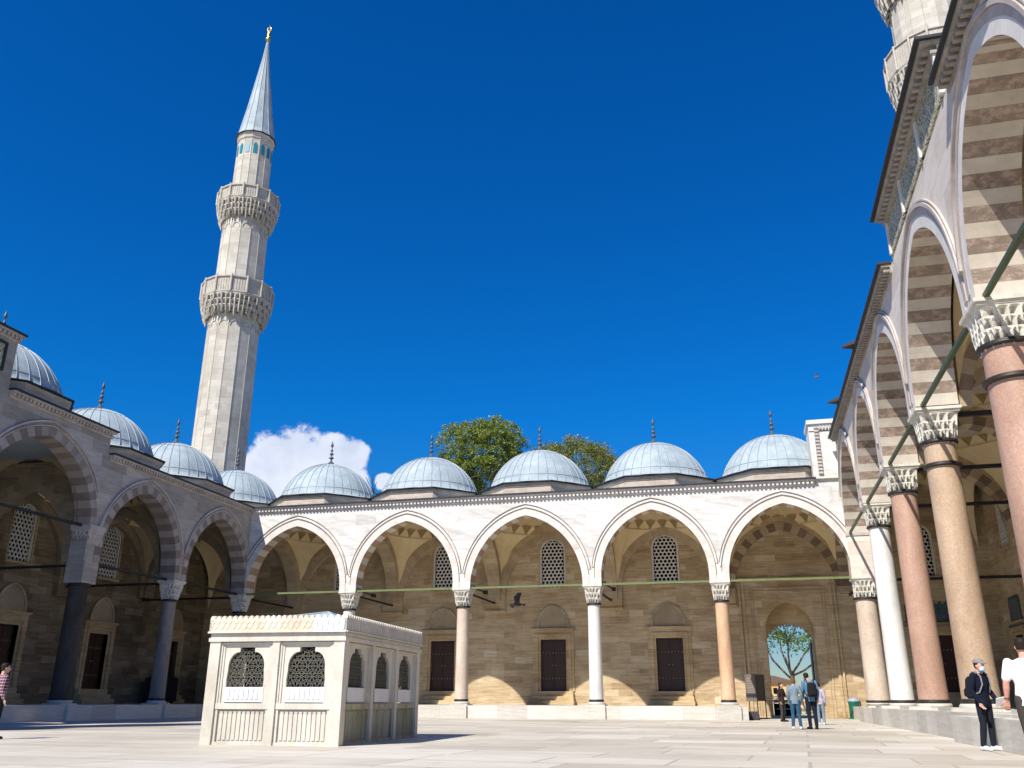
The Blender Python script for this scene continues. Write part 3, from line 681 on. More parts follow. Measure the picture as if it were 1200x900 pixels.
m=MB(); m.lathe([(.47,6.1),(.52,6.5),(.52,7.12)],4,ph=PI/4,sm=False); m=MB(); m.box(-.5,.5,-.5,.5,6.12,7.12); obj('impost_block',m,M['marbleL'],c,M=ML((Xl,LY[2],0))); m=MB(); muq(m,7.95,8.62,.50,.56,3,16,.07,6,8); m.box(-.56,.56,-.56,.56,8.62,8.86); obj('capital',m,M['ringg'],c,M=ML((Xl,LY[2],0)))
for y in (LY[3],LY[4]): column(left,(Xl,y,0),.5,ZS,7.9,9.4,.56,M['greyshaft'])
for y,z in ((LY[0],7.0),(LY[1],7.0),(LY[2],7.0),(LY[3],8.7)): tie(left,Wl(y,-.5,z),Wl(y,-DB,z),.06,M['iron'])  # cross ties: black stands in for green paint in shade
for a,b,z in ((LY[1],LY[0],7.14),(LY[2],LY[1],7.14),(LY[3],LY[2],8.84)): tie(left,Wl(a+.5,0,z),Wl(b-.5,0,z),.06,M['iron'])  # arcade ties blackened likewise, shade put into their colour
# ---------------- right wing (taller, the mosque's own portico)
right=empty('portico',(Xr,35,0),0,'tall pinkish portico on the right with thick granite columns and inscription band','portico','porticoes round the courtyard')
M['corn']=stone('weathered_cornice',(.24,.21,.18),(.38,.34,.30),3,.8); HR=.6; ZA=9.42; DR=8.0
RB=[(RY[i+1],RY[i]) for i in range(5)]
wall=MB()
for i,(t0,t1) in enumerate(RB):
    c=(t0+t1)/2; w=(t1-t0)/2-.62; C=arch_curve(c,w,ZA,13.6,22); arch_wall(wall,Wr,t0,t1,C,c,HR,-HR,14.52,ZA)
    v=MB(); band(v,Wr,C,c,HR+.02,-HR-.01,.34,.37,0,1,back=True); a=obj('arch',v,[M['ringw'],M['vR']],right)
    v=MB(); hood(v,Wr,C,c,HR+.0,.345,.345,.22,.035,0,ZA+.25); h=v; hood(h,Wr,C,c,HR,.55,.58,.10,.10,0,ZA+.9); hood(h,Wr,C,c,HR,.66,.72,.05,.06,0,ZA+1.1); obj('moulding',h,M['ringg'],a)
obj('wall',wall,M['marbleR'],right)
cn=cornice(right,Wr,28.4,49.6,14.62,HR,.42,.26,M['corn']); cornice(right,Wr,6.5,19.0,14.62,HR,.42,.26,M['corn'])
# raised inscription block over the middle bay
blk=bpy.data.objects.new('inscription_block',None); link(blk,right,ML((Xr,24,14.6))); blk['label']='raised block with a green carved inscription band under a dark eave'
b=MB(); b.box(19.4,28.0,-3.5,HR-.03,14.52,16.0,0,Wr); obj('block_wall',b,M['marbleR'],blk)
b=MB(); b.box(19.6,27.75,HR-.03,HR+.03,14.62,15.72,0,Wr); obj('inscription_panel',b,M['calli'],blk)
for t in (19.45,22.2,25.1,27.75): b=MB(); b.box(t,t+.14,HR-.03,HR+.09,14.62,15.75,0,Wr); obj('panel_divider',b,M['ringw'],blk)
b=MB(); b.box(19.4,28.0,HR-.03,HR+.14,15.74,15.84,0,Wr)
for k in range(30): b.box(19.5+k*.285,19.63+k*.285,HR+.0,HR+.3,15.84,15.97,0,Wr)
b.box(19.3,28.1,-3.5,HR+.36,15.97,16.06,0,Wr); obj('block_cornice',b,M['corn'],blk)
b=MB(); b.box(19.2,28.2,-3.6,HR+.48,16.06,16.14,0,Wr); obj('lead_edge',b,M['leaddark'],blk)
b=MB(); 
for k in range(9): b.box(28.0,28.14,HR-.3,HR-.02,14.6+k*.16,14.69+k*.16,0,Wr)
b.box(28.0,28.08,HR-.4,HR+.0,14.5,16.0,0,Wr); obj('dentils',b,M['ringw'],blk)
# corner block standing on the far portico's roof
b=MB(); b.box(Xr-1.95,Xr-.58,Yb-.62,Yb+1.4,12.5,15.8)
for k in range(5): b.box(Xr-1.93,Xr-.6,Yb-.66+0,Yb-.62,15.2,15.22)
cb=obj('corner_block',b,M['marble'],right)
b=MB()
for k in range(14): b.box(Xr-1.66,Xr-1.42,Yb-.74,Yb-.62,12.75+k*.2,12.86+k*.2)
for k in range(5): b.box(Xr-1.36+k*.17,Xr-1.27+k*.17,Yb-.74,Yb-.62,15.3,15.5)
obj('dentils',b,M['ringg'],cb)
b=MB(); b.box(Xr-2.03,Xr-.55,Yb-.74,Yb+1.5,15.62,15.85); obj('cap',b,M['white'],cb)
b=MB(); b.box(Xr-.62,Xr+.6,Yb+.0,Yb+8.2,12.3,15.2); obj('upper_wall',b,M['marbleR'],right)
b=MB(); b.box(Xr-1.15,Xr-1.11,Yb-.475,Yb-.45,11.3,12.1); b.box(Xr-.78,Xr-.74,Yb-.475,Yb-.45,10.4,12.1); obj('pilaster_moulding',b,M['marble'],right)
# corner pier
b=MB(); b.box(-.6,.6,-.57,.5,7.12,9.42); pz=obj('corner_pier',b,M['vRp'] if 'vRp' in M else M['marbleR'],right,M=ML((Xr,Yb,0)))
b=MB(); b.box(-.66,.66,-.62,.62,9.30,9.42); obj('impost',b,M['ringg'],pz,M=ML((Xr,Yb,0)))
column(right,(Xr,RY[0],0),.56,ZS,5.98,7.12,.6,M['beigeshaft'],label='stout beige column at the right corner of the far portico',tiers=3)
column(right,(Xr,RY[1],0),.47,ZS,8.35,9.42,.58,M['white'],label='white marble column, thinnest of the tall right-hand columns')
column(right,(Xr,RY[2],0),.49,ZS,8.35,9.42,.62,M['pinkshaft'],label='thick reddish-pink granite column, third from the right edge')
column(right,(Xr,RY[3],0),.49,ZS,8.35,9.42,.64,M['palepink'],label='thick pale pink column with two dark collars, behind the man in the cap',ring2=7.62)
column(right,(Xr,RY[4],0),.57,ZS,8.35,9.42,.68,M['pinkshaft'],label='pink granite column cut by the right edge, with two dark collars',ring2=7.55)
column(right,(Xr,RY[5],0),.57,ZS,8.35,9.42,.68,M['pinkshaft'])
for i,(t0,t1) in enumerate(RB):
    tie(right,Wr(t0+.6,.42,ZA+.04),Wr(t1-.6,.42,ZA+.04),.055,M['greend'])
for t in RY: tie(right,Wr(t,-.6,9.3 if t<50 else 7.),Wr(t,-DR,9.3 if t<50 else 7.),.07,M['iron'])  # black puts the gallery's shade into the colour of green-painted ties
for t in RY[1:]: transverse(right,Wr,t,-HR,-DR,ZA,12.9,14.3,.45,M['tan2'],M['vTd'],.5)
transverse(right,Wr,Yb,-HR,-DR,ZA-.0,12.9,14.3,.45,M['tan2'],M['vTd'],.5)
rw=MB(); RC=[(a+b)/2 for a,b in [(RY[0],Yw)]+RB]
holes=[(c-.83,c+.83,1.2,4.35) for c in RC[:6]]+[(c-.95,c+.95,8.95,12.25) for c in RC[:6]]
wall_holes(rw,Wr,6,Yw,0,14.9,-DR,holes,1.1); obj('rear_wall',rw,M['tan'],right)
def tile_panel(parent,pos,rz,w=2.1,h=1.0):
    L=ML(pos,rz); b=MB(); b.box(-w/2,w/2,-.05,0,0,h); o=obj('tile_panel',b,M['tile'],parent,M=L)
    f=MB(); f.box(-w/2-.08,w/2+.08,-.03,0,-.08,0); f.box(-w/2-.3,w/2+.3,-.14,0,-.42,-.3)
    for k in range(7):
        x=-w/2+w*(k+.5)/7; f.add([(x-.11,-.04,h),(x+.11,-.04,h),(x,-.04,h+.2),(x-.11,0,h),(x+.11,0,h),(x,0,h+.2)],[(0,1,2),(0,2,5,3),(1,4,5,2)])
    obj('crest',f,M['tile'],o,M=L)
for c in RC[:6]:
    door(right,(Xr+DR,c,1.2),R_(-90),False,False); tile_panel(right,(Xr+DR-.02,c,5.2),R_(-90)); window(right,(Xr+DR,c,9.0),R_(-90))
ec=EC
wd=door(right,(ec+.5,Yw,1.45),0,False,False); b=MB(); b.box(Xr-.5,Xr+DR+1,Yw,Yw+1.1,13.2,14.9); obj('end_wall',b,M['tan'],right); tile_panel(right,(ec,Yw-.03,5.42),0,2.5,.95)
b=MB(); b.box(ec-3.2,ec+3.2,Yw-.25,Yw,4.95,5.1); obj('ledge',b,M['tan2'],right)
window(right,(ec,Yw,8.0),0)
for k,(t0,t1) in enumerate([(RY[0],Yw)]+RB):
    vault(right,Wr,(t0+t1)/2,-(HR+DR)/2,min((t1-t0)/2-.42,3.6),ZA,13.75,13.65,14.3)
rf=MB()
for k,(t0,t1) in enumerate([(RY[0],Yw)]+RB): roof_bay(rf,Wr,t0,t1,HR,-9.3,14.54,3.4)
obj('roof',rf,M['lead'],right)
for c in RC[:5]: q=copy_tree(d0,right,ML((Xr+4.3,c,14.95 if abs(c-24.6)>1 else 15.6)))
for y in (36.0,43.4):
    g=MB(); g.add([(Xr-1.0,y-.32,14.66),(Xr-1.0,y+.32,14.66),(Xr-1.5,y,14.62),(Xr-1.0,y-.28,14.86),(Xr-1.0,y+.28,14.86),(Xr-1.5,y,14.70)],[(0,1,2),(3,5,4),(0,2,5,3),(1,4,5,2),(0,3,4,1)]); obj('rain_spout',g,M['leaddark'],right)
# ------------------------------------------------------------------ fountain kiosk
KO=(-11.56,18.12,0); KW,KD,KH=3.11,5.41,2.66
kiosk=empty('fountain',KO,.05,'small white marble fountain house with lattice windows on the sunny paving','fountain')
KM=WM[kiosk.name]
def kobj(n,b,m,p=None,label=None): return obj(n,b,m,p or kiosk,M=KM,label=label)
Wk_f=lambda t,n,z:(t,-n,z)           # front, n outward
Wk_r=lambda t,n,z:(KW+n,t,z)         # right
Wk_b=lambda t,n,z:(KW-t,KD+n,z)
Wk_l=lambda t,n,z:(-n,KD-t,z)
b=MB()
for x,y in ((0,0),(KW,0),(KW,KD),(0,KD)):
    x0=min(max(x-.11,0),KW-.22) if x else 0; y0=y if y==0 else KD-.22
    x0=0 if x==0 else KW-.22
    b=MB(); b.box(x0-.03*(x==0),x0+.22+.03*(x>0),y0-.03*(y==0),y0+.22+.03*(y>0),0,2.12); kobj('corner_post',b,M['kiosk'])
b=MB(); b.box(-.06,KW+.06,-.06,KD+.06,2.12,2.2); b.box(-.03,KW+.03,-.03,KD+.03,2.2,2.3); kobj('architrave',b,M['kiosk'])
def win_outline(w,h,n=8):
    """ogee-shouldered window outline, from bottom-left round to bottom-right"""
    hw=w/2; P=[(-hw*1.04,0),(-hw,h*.25),(-hw*.97,h*.42)]
    for i in range(n+1):
        t=PI-PI/2*i/n; P.append((-hw*.45+hw*.52*math.cos(t),h*.52+h*.36*math.sin(t)))
    P+=[(-hw*.40,h*.88),(-hw*.40,h)]
    return P+[(-x,z) for x,z in P[::-1]]
def star_lattice(w,h,n,W,c,z0,r=.0075):
    b=MB(); hw=w/2
    def ins(x,z):
        if z<0 or z>h*.985: return False
        if z<h*.42: return abs(x)<hw
        if z>h*.88: return abs(x)<hw*.40
        return abs(x)<hw*.45+hw*.52*math.sqrt(max(0,1-((z-h*.52)/(h*.37))**2)) if z>h*.52 else abs(x)<hw*.97
    def seg(p,q):
        if ins(*p) and ins(*q):
            a=W(c+p[0],n,z0+p[1]); e=W(c+q[0],n,z0+q[1]); b.bar(a,e,r,4,sm=False)
    s=.25
    for i in range(-4,5):
        for j in range(-1,6):
            cx=i*s+(s/2 if j%2 else 0); cz=j*s*.86
            for R in (.155,.235):
                m=14
                for k in range(m): seg((cx+R*math.cos(2*PI*k/m),cz+R*math.sin(2*PI*k/m)),(cx+R*math.cos(2*PI*(k+1)/m),cz+R*math.sin(2*PI*(k+1)/m)))
            for k in range(0):
                t=2*PI*k/6+.3; seg((cx,cz),(cx+.08*math.cos(t),cz+.08*math.sin(t)))
    for z in (h*.33,h*.66):
        for k in range(12): seg((-hw+k*w/12,z),(-hw+(k+1)*w/12,z))
    return b
def kpanel(W,c,w,side):
    root=bpy.data.objects.new('panel',None); link(root,kiosk,KM)
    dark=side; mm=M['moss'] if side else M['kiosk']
    b=MB(); hw=w/2; zb,zt=1.17,2.0; ww=w*.70 if not side else w*.62
    P=win_outline(ww,zt-zb)
    # frame around window: fan from outline to rectangle
    E=[]
    for x,z in P:
        cx,cz=0,(zt-zb)/2; dx,dz=x-cx,z-cz; q=min(hw*.98/max(1e-6,abs(dx)),((zt-zb)/2+(.07 if dz>0 else .0))/max(1e-6,abs(dz))); E.append((cx+dx*max(1,q),cz+dz*max(1,q)))
    for (a,e),(a2,e2) in zip(zip(P[:-1],E[:-1]),zip(P[1:],E[1:])):
        b.add([W(c+a[0],-.05,zb+a[1]),W(c+a2[0],-.05,zb+a2[1]),W(c+e2[0],-.05,zb+e2[1]),W(c+e[0],-.05,zb+e[1])],[(0,1,2,3)])
        b.add([W(c+a[0],-.05,zb+a[1]),W(c+a2[0],-.05,zb+a2[1]),W(c+a2[0],-.16,zb+a2[1]),W(c+a[0],-.16,zb+a[1])],[(0,1,2,3)])
    b.box(c-hw*.995,c+hw*.995,-.16,-.053,zt+.03,2.118,0,W)
    for s in (-1,1):
        x0,x1=sorted((c+s*hw,c+s*(hw-.05))); b.box(x0,x1,-.16,-.01,.72,2.10,0,W); x0,x1=sorted((c+s*(hw-.05),c+s*(hw-.10))); b.box(x0,x1,-.16,-.03,.84,2.04,0,W)
        x0,x1=sorted((c+s*(hw-.10),c+s*(hw*.70))); b.box(x0,x1,-.16,-.054,.84,1.3,0,W)
    b.box(c-hw,c+hw,-.16,-.02,2.045,2.10,0,W)
    obj('window_frame',b,M['kiosk'],root,M=KM)
    b=MB(); b.box(c-ww/2*1.05,c+ww/2*1.05,-.14,-.045,.86,1.168,0,W)
    if not side:
        for k in range(7): b.box(c-ww/2+.05+k*(ww-.1)/7,c-ww/2+.05+(k+.55)*(ww-.1)/7,-.045,-.03,.92,1.13,0,W)
    obj('marble_slab',b,M['kioskwhite'],root,M=KM)
    b=MB(); b.box(c-hw,c+hw,-.16,.0,.72,.84,0,W); b.box(c-hw,c+hw,-.16,-.07,.04,.72,0,W); b.box(c-hw,c+hw,-.16,-.01,0.0,.06,0,W)
    nr=10 if not side else 16
    for s in (-1,1):
        x0,x1=sorted((c+s*hw,c+s*(hw-.07))); b.box(x0,x1,-.1,-.02,.06,.72,0,W)
    for k in range(nr):
        x=c-hw+.10+(k+.5)*(w-.2)/nr; q=(w-.2)/nr*.27
        b.box(x-q*1.25,x+q*1.25,-.08,-.05,.10,.64,0,W); b.add([W(x-q*1.6,-.07,.68),W(x+q*1.6,-.07,.68),W(x+q*1.6,-.04,.68),W(x-q*1.6,-.04,.68),W(x-q,-.07,.62),W(x+q,-.07,.62),W(x+q,-.05,.62),W(x-q,-.05,.62)],[(0,1,2,3),(4,5,6,7),(2,3,7,6),(0,3,7,4),(1,2,6,5)])
    obj('ribbed_panel',b,mm,root,M=KM)
    obj('lattice',star_lattice(ww*1.02,zt-zb,-.11,W,c,zb),M['latticeiron'],root,M=KM)
cw=(KW-.22*2-.16)/2
for k in range(2): kpanel(Wk_f,.22+cw/2+k*(cw+.16),cw,False)
for k in range(2): kpanel(Wk_b,.22+cw/2+k*(cw+.16),cw,False)
sw=(KD-.44-.32)/3
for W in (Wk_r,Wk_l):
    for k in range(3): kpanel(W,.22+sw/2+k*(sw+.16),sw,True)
b=MB()
for W in (Wk_f,Wk_b): b=MB(); b.box(.22+cw,.22+cw+.16,-.16,.03,0,2.12,0,W); kobj('pilaster',b,M['kiosk'])
for W in (Wk_r,Wk_l):
    for k in range(2): b=MB(); b.box(.22+sw+k*(sw+.16),.38+sw+k*(sw+.16),-.16,.03,0,2.12,0,W); kobj('pilaster',b,M['kiosk'])
b=MB(); b.box(.55,KW-.55,.6,KD-.6,.0,2.1); kobj('interior_shade_block',b,plain('shade_block_black',(.03,.03,.03),.7))  # dark box filling the kiosk, put in for the shade inside
b=MB(); b.box(.1,KW-.1,.1,KD-.1,2.22,2.28); kobj('ceiling',b,M['kiosk'])
def frieze(W,t0,t1,mi,carve):
    b=MB(); b.box(t0,t1,-.04,.07,2.3,2.586,0,W); b.box(t0,t1,-.04,.10,2.3,2.335,0,W)
    n=max(1,int((t1-t0)/.13)); st=(t1-t0)/n
    for i in range(n):
        a=t0+i*st; pts=[(a,2.585),(a+st*.15,2.64),(a+st*.5,2.675),(a+st*.85,2.64),(a+st,2.585)]
        b.add([W(x,.07,z) for x,z in pts]+[W(x,-.04,z) for x,z in pts],[(0,1,2,3,4),(9,8,7,6,5)]+[(j,j+1,6+j,5+j) for j in range(4)])
    if carve:
        n=max(1,int((t1-t0)/.26)); st=(t1-t0)/n
        for i in range(n):
            c=t0+(i+.5)*st
            for sx in (-1,1):
                for (x0,z0,x1,z1) in ((0,2.385,.055,2.43),(.055,2.43,.055,2.50),(.055,2.50,0,2.545),(.115,2.37,.075,2.43),(.115,2.56,.075,2.50),(.075,2.43,.075,2.50)):
                    b.bar(W(c+sx*x0,.068,z0),W(c+sx*x1,.068,z1),.014,5,sm=False)
    else:
        n=int((t1-t0)/.11)
        for i in range(n):
            a=t0+(i+.3)*(t1-t0)/n; b.box(a,a+.035,.07,.085,2.36,2.56,0,W)
    return b
f=kobj('frieze',frieze(Wk_f,-.07,2.42,0,True),M['kioskpink'],label='old peach-tinted carved part of the front frieze')
kobj('frieze',frieze(Wk_f,2.42,KW+.07,0,False),M['kioskwhite'],label='new bright white part of the frieze')
for W,L_ in ((Wk_r,KD),(Wk_l,KD)): kobj('frieze',frieze(W,-.07,L_+.07,0,False),M['kiosk'])
kobj('frieze',frieze(Wk_b,-.03,KW+.03,0,False),M['kioskwhite'])
b=MB(); cx,cy=KW/2,KD/2
for z in (0,): 
    P=[(.05,.05,2.5),(KW-.05,.05,2.5),(KW-.05,KD-.05,2.5),(.05,KD-.05,2.5)]; t=(cx,cy,2.98)
    b.add(P+[t],[(0,1,4),(1,2,4),(2,3,4),(3,0,4),(0,3,2,1)])
for p in P: b.bar(p,t,.03,6)
kobj('roof',b,M['lead'])
# ------------------------------------------------------------------ minarets
def minaret(loc,segs,nf=16,ph=.0,label='',third=None,full=True):
    x,y=loc; r=empty('minaret',(x,y,0),0,label,'minaret','minarets of the mosque'); L=WM[r.name]
    for k,(z0,ra,z1,rb) in enumerate(segs['shafts']):
        b=MB(); b.lathe([(ra,z0),(rb,z1)],nf,ph=ph,sm=False)
        e=b
        for i in range(nf):
            t=ph+2*PI*i/nf; e.bar((ra*math.cos(t),ra*math.sin(t),z0),(rb*1.0*math.cos(t),rb*math.sin(t),z1),.028,6,mi=1)
        if k<len(segs['balconies']):
            a=b; rr=rb*1.012*math.cos(PI/nf)
            for i in range(nf):
                t=ph+2*PI*(i+.5)/nf; hw=rb*math.sin(PI/nf)*.72
                u=Vector((-math.sin(t),math.cos(t),0)); o=Vector((math.cos(t),math.sin(t),0))*(rr+.01)
                for j in range(8):
                    p,q=PI*j/8,PI*(j+1)/8; A=o+u*hw*math.cos(p)+Vector((0,0,z1-1.1+.45*math.sin(p))); B=o+u*hw*math.cos(q)+Vector((0,0,z1-1.1+.45*math.sin(q))); a.bar(A,B,.03,4,mi=1)
        obj('shaft',b,[M['minstone'],M['mintrim']],r,M=L)
    for (z0,z1,z2,r0,r1) in segs['balconies']:
        bal=bpy.data.objects.new('balcony',None); link(bal,r,L)
        b=MB(); rm=r0+(r1-r0)*.45; b.lathe([(r0*.97,z0+.35),(rm,z0+.1)],48,cap=False); muq(b,z0,z1,rm,r1,3,24,.62,2,2,pw=.75)
        # hanging drops between tiers
        for k in range(3):
            zz=z0+(z1-z0)*(k+.75)/3; R=rm+(r1-rm)*((k+.8)/3)
            for i in range(24):
                t=2*PI*(i+.5*((k+1)%2))/24; p=(R*math.cos(t),R*math.sin(t)); b.bar((p[0],p[1],zz+.05),(p[0],p[1],zz-.55),.12,6,.03)
        obj('muqarnas_corbel',b,M['mintrim'],bal,M=L)
        b=MB(); R=r1+.06
        b.lathe([(r0*.8,z1-.02),(R,z1),(R+.05,z1+.1),(R,z1+.16),(r0*.8,z1+.18)],nf,ph=ph,sm=False)
        b.lathe([(R-.02,z2-.16),(R+.07,z2-.14),(R+.07,z2-.02),(R-.1,z2),(R-.14,z2-.16)],nf,ph=ph,sm=False,cap=False)
        for i in range(nf):
            t=ph+2*PI*i/nf; b.bar((R*math.cos(t),R*math.sin(t),z1+.1),(R*math.cos(t),R*math.sin(t),z2+.06),.10,6)
        obj('railing_frame',b,M['mintrim'],bal,M=L)
        b=MB()
        for i in range(nf):
            t0,t1=ph+2*PI*i/nf,ph+2*PI*(i+1)/nf; A=Vector((R*.985*math.cos(t0),R*.985*math.sin(t0),0)); B=Vector((R*.985*math.cos(t1),R*.985*math.sin(t1),0))
            b.add([A+Vector((0,0,z1+.15)),B+Vector((0,0,z1+.15)),B+Vector((0,0,z2-.1)),A+Vector((0,0,z2-.1))],[(0,1,2,3)])
            for k in range(1,6):
                p=A.lerp(B,k/6)*1.004; b.bar(p+Vector((0,0,z1+.2)),p+Vector((0,0,z2-.15)),.02,4)
        obj('parapet_panels',b,M['mintrim'],bal,M=L)
    if 'tip' in segs:
        zc,zt,rc,rs=segs['tip']
        b=MB(); b.lathe([(rs,zc-.55),(rs+.08,zc-.5),(rs+.1,zc-.3),(rc,zc-.06),(rc,zc)],nf,ph=ph,sm=False); obj('crown',b,M['mintrim'],r,M=L)
        b=MB()
        for i in range(nf):
            t=ph+2*PI*(i+.5)/nf; u=Vector((-math.sin(t),math.cos(t),0)); o=Vector((math.cos(t),math.sin(t),0))*(rs*math.cos(PI/nf)+.05)
            P=[(-.17,-2.1),(.17,-2.1),(.17,-1.25),(.0,-.98),(-.17,-1.25)]
            b.add([o+u*a+Vector((0,0,zc+c_)) for a,c_ in P]+[o*.96+u*a+Vector((0,0,zc+c_)) for a,c_ in P],[(0,1,2,3,4)]+[(j,(j+1)%5,5+(j+1)%5,5+j) for j in range(5)])
        obj('tile_arches',b,M['teal'],r,M=L)
        b=MB(); b.lathe([(rc+.08,zc),(rc+.02,zc+.12),(rc*.93,zc+.6),(rc*.66,zc+(zt-zc)*.3),(rc*.40,zc+(zt-zc)*.58),(rc*.18,zc+(zt-zc)*.82),(.09,zt)],nf,ph=ph,sm=False); sp=obj('spire',b,M['lead'],r,M=L)
        b=MB(); b.lathe([(rc+.12,zc-.03),(rc+.12,zc+.05),(rc*.9,zc+.07)],nf,ph=ph,sm=False); obj('spire_rim',b,M['leaddark'],sp,M=L)
        b=MB()
        for i in range(nf):
            t=ph+2*PI*i/nf; pr=[(rc+.02,zc+.12),(rc*.93,zc+.6),(rc*.66,zc+(zt-zc)*.3),(rc*.40,zc+(zt-zc)*.58),(rc*.18,zc+(zt-zc)*.82),(.09,zt)]
            for (a,za_),(c_,zb_) in zip(pr[:-1],pr[1:]): b.bar((a*math.cos(t),a*math.sin(t),za_),(c_*math.cos(t),c_*math.sin(t),zb_),.035,4)
        obj('seams',b,M['seam'],sp,M=L)
        b=MB(); b.lathe([(.12,zt-.1),(.10,zt+.1),(.26,zt+.32),(.26,zt+.45),(.09,zt+.62),(.20,zt+.82),(.20,zt+.9),(.07,zt+1.05),(.14,zt+1.2),(.05,zt+1.35),(.03,zt+2.1)],12)
        for sx in (-1,1):
            for k in range(6):
                t0,t1=-PI/2+k*PI/7,-PI/2+(k+1)*PI/7; b.bar((sx*.2*math.cos(t0),0,zt+1.6+.25*math.sin(t0)),(sx*.2*math.cos(t1),0,zt+1.6+.25*math.sin(t1)),.04,5)
        obj('finial',b,M['gold'],r,M=L)
    return r
mina=minaret((-39.78,60.2),dict(shafts=[(0,2.17,30.9,2.06),(32.0,1.94,40.1,1.89),(41.3,1.55,48.6,1.50)],balconies=[(31.0,32.4,33.95,2.12,2.86),(40.2,41.55,42.85,1.88,2.56)],tip=(48.85,60.0,1.68,1.5)),14,.142,'slender pale minaret with two balconies and a grey spire tipped with gold')
minaret((17.55,62.3),dict(shafts=[(0,2.75,44.3,2.55),(46.3,2.45,53.6,2.4),(56,2.1,64,2.0)],balconies=[(43.7,46.1,48.3,2.55,3.4),(53.3,55.6,57.8,2.4,3.3)]),16,.12,'second minaret mostly hidden behind the right-hand portico, its balcony cut by the roof edge')
# ------------------------------------------------------------------ trees
mb_=copy_tree(mina,None,ML((-39.9,-11,0))); mb_['label']='minaret at the near left corner, behind the camera, whose shadow crosses the paving'
def leafmat(name,c1,c2,c3):
    m,nt,b=newmat(name); n=N(nt); o=n.n('ShaderNodeNewGeometry'); r=o.outputs['Random Per Island']
    col=n.ramp(r,[(0,c1),(.5,c2),(1,c3)]); n.l(col,b.inputs['Base Color']); b.inputs['Roughness'].default_value=.5
    t=n.n('ShaderNodeBsdfTranslucent'); n.l(n.mix(.5,col,(.25,.32,.03)),t.inputs[0]); mx=n.n('ShaderNodeMixShader'); mx.inputs[0].default_value=.3
    out=nt.nodes['Material Output']; n.l(b.outputs[0],mx.inputs[1]); n.l(t.outputs[0],mx.inputs[2]); n.l(mx.outputs[0],out.inputs[0]); return m
M['bark']=plain('bark',(.17,.145,.12),.9,0,.2,.4,6)
M['leafA']=leafmat('leaf_green',(.09,.15,.025),(.20,.26,.04),(.34,.37,.08))
M['leafB']=leafmat('leaf_olive',(.08,.12,.03),(.17,.19,.045),(.29,.27,.07))
M['leafC']=leafmat('leaf_bright',(.05,.11,.02),(.10,.20,.03),(.22,.32,.08))
def tree(name,loc,H,cz,rx,rz_,nleaf,ls,mat,label,seed,gap=.25,trunk_r=.35,levels=3,fork=None):
    g=np.random.RandomState(seed); root=empty(name,loc,0,label,'tree','trees beyond the courtyard'); L=WM[root.name]
    b=MB(); tips=[]; rings=[]
    def grow(p,d,l,r,lev):
        q=p
        for s in range(3):
            d2=(d+Vector(g.normal(0,.16,3))).normalized(); e=q+d2*(l/3)
            if ((e.x/rx)**2+(e.y/rx)**2+((e.z-cz)/rz_)**2>.92 and e.z>cz-rz_): tips.append(q.copy()); return
            b.bar(q,e,r*(1-.25*s/3),7,r*(1-.25*(s+1)/3)); q=e; d=d2
            if lev<=1 and lev>-1: tips.append(q.copy())
        if lev<=0: tips.append(q.copy()); return
        for k in range(g.randint(3,5)):
            a=g.uniform(0,2*PI); t=g.uniform(.35,.95); nd=(d+Vector((math.cos(a)*t,math.sin(a)*t,g.uniform(-.25,.35)))).normalized(); grow(q,nd,l*g.uniform(.6,.85),r*.55,lev-1)
    h0=fork or H*.42
    b.bar((0,0,0),(0,0,h0*.6),trunk_r*1.2,10,trunk_r); b.bar((0,0,h0*.6),(g.normal(0,.2),g.normal(0,.2),h0),trunk_r,10,trunk_r*.85)
    for k in range(6):
        a=2*PI*k/6+g.uniform(-.3,.3); t=g.uniform(.25,1.1); grow(Vector((0,0,h0*(1-.25*g.rand()))),Vector((math.cos(a)*t,math.sin(a)*t,1)).normalized(),(H-h0)*.42,trunk_r*.5,levels)
    obj('trunk',b,M['bark'],root,M=L)
    # leaf clumps: at limb tips, pulled into the crown envelope
    C=[]
    for t in tips:
        v=np.array(t)-np.array([0,0,cz]); e=math.sqrt((v[0]/rx)**2+(v[1]/rx)**2+(v[2]/rz_)**2)
        if e>1: v=v/e*g.uniform(.8,1.03)
        C.append(v+np.array([0,0,cz]))
    extra=len(C)+(220 if nleaf>10000 else 40)
    for _ in range(extra):
        v=g.normal(0,1,3); v/=np.linalg.norm(v); rr=g.uniform(.5,1.0)**.5*(1+.13*math.sin(3*math.atan2(v[1],v[0])+seed)+.1*math.sin(5*v[2]+seed*2)); C.append(v*rr*np.array([rx,rx,rz_])+np.array([0,0,cz]))
    C=np.array(C); keep=g.rand(len(C))>gap; C=C[keep]
    sizes=g.uniform(.35,1.0,len(C))*rx*.15
    idx=g.randint(0,len(C),nleaf); n=g.normal(0,1,(nleaf,3)); n/=np.linalg.norm(n,axis=1)[:,None]; P=C[idx]+n*(g.rand(nleaf)**.5*sizes[idx])[:,None]*np.array([1.15,1.15,.75])
    a=g.normal(0,1,(nleaf,3)); a/=np.linalg.norm(a,axis=1)[:,None]; c=np.cross(a,g.normal(0,1,(nleaf,3))); c/=np.linalg.norm(c,axis=1)[:,None]; s=(g.uniform(.6,1.3,nleaf)*ls)[:,None]
    V=np.stack([P-a*s,P-c*s*.55,P+a*s,P+c*s*.55],1).reshape(-1,3)
    me=bpy.data.meshes.new('crown'); me.from_pydata(V.tolist(),[],np.arange(nleaf*4).reshape(-1,4).tolist()); me.materials.append(mat); me.update()
    obj('crown',me,None,root,M=L); return root
tree('broadleaf_tree',(-24.6,84,0),28.6,24.4,4.3,4.2,75000,.105,M['leafA'],'dense bright green tree rising behind the far domes, left of the middle dome',3,.03)
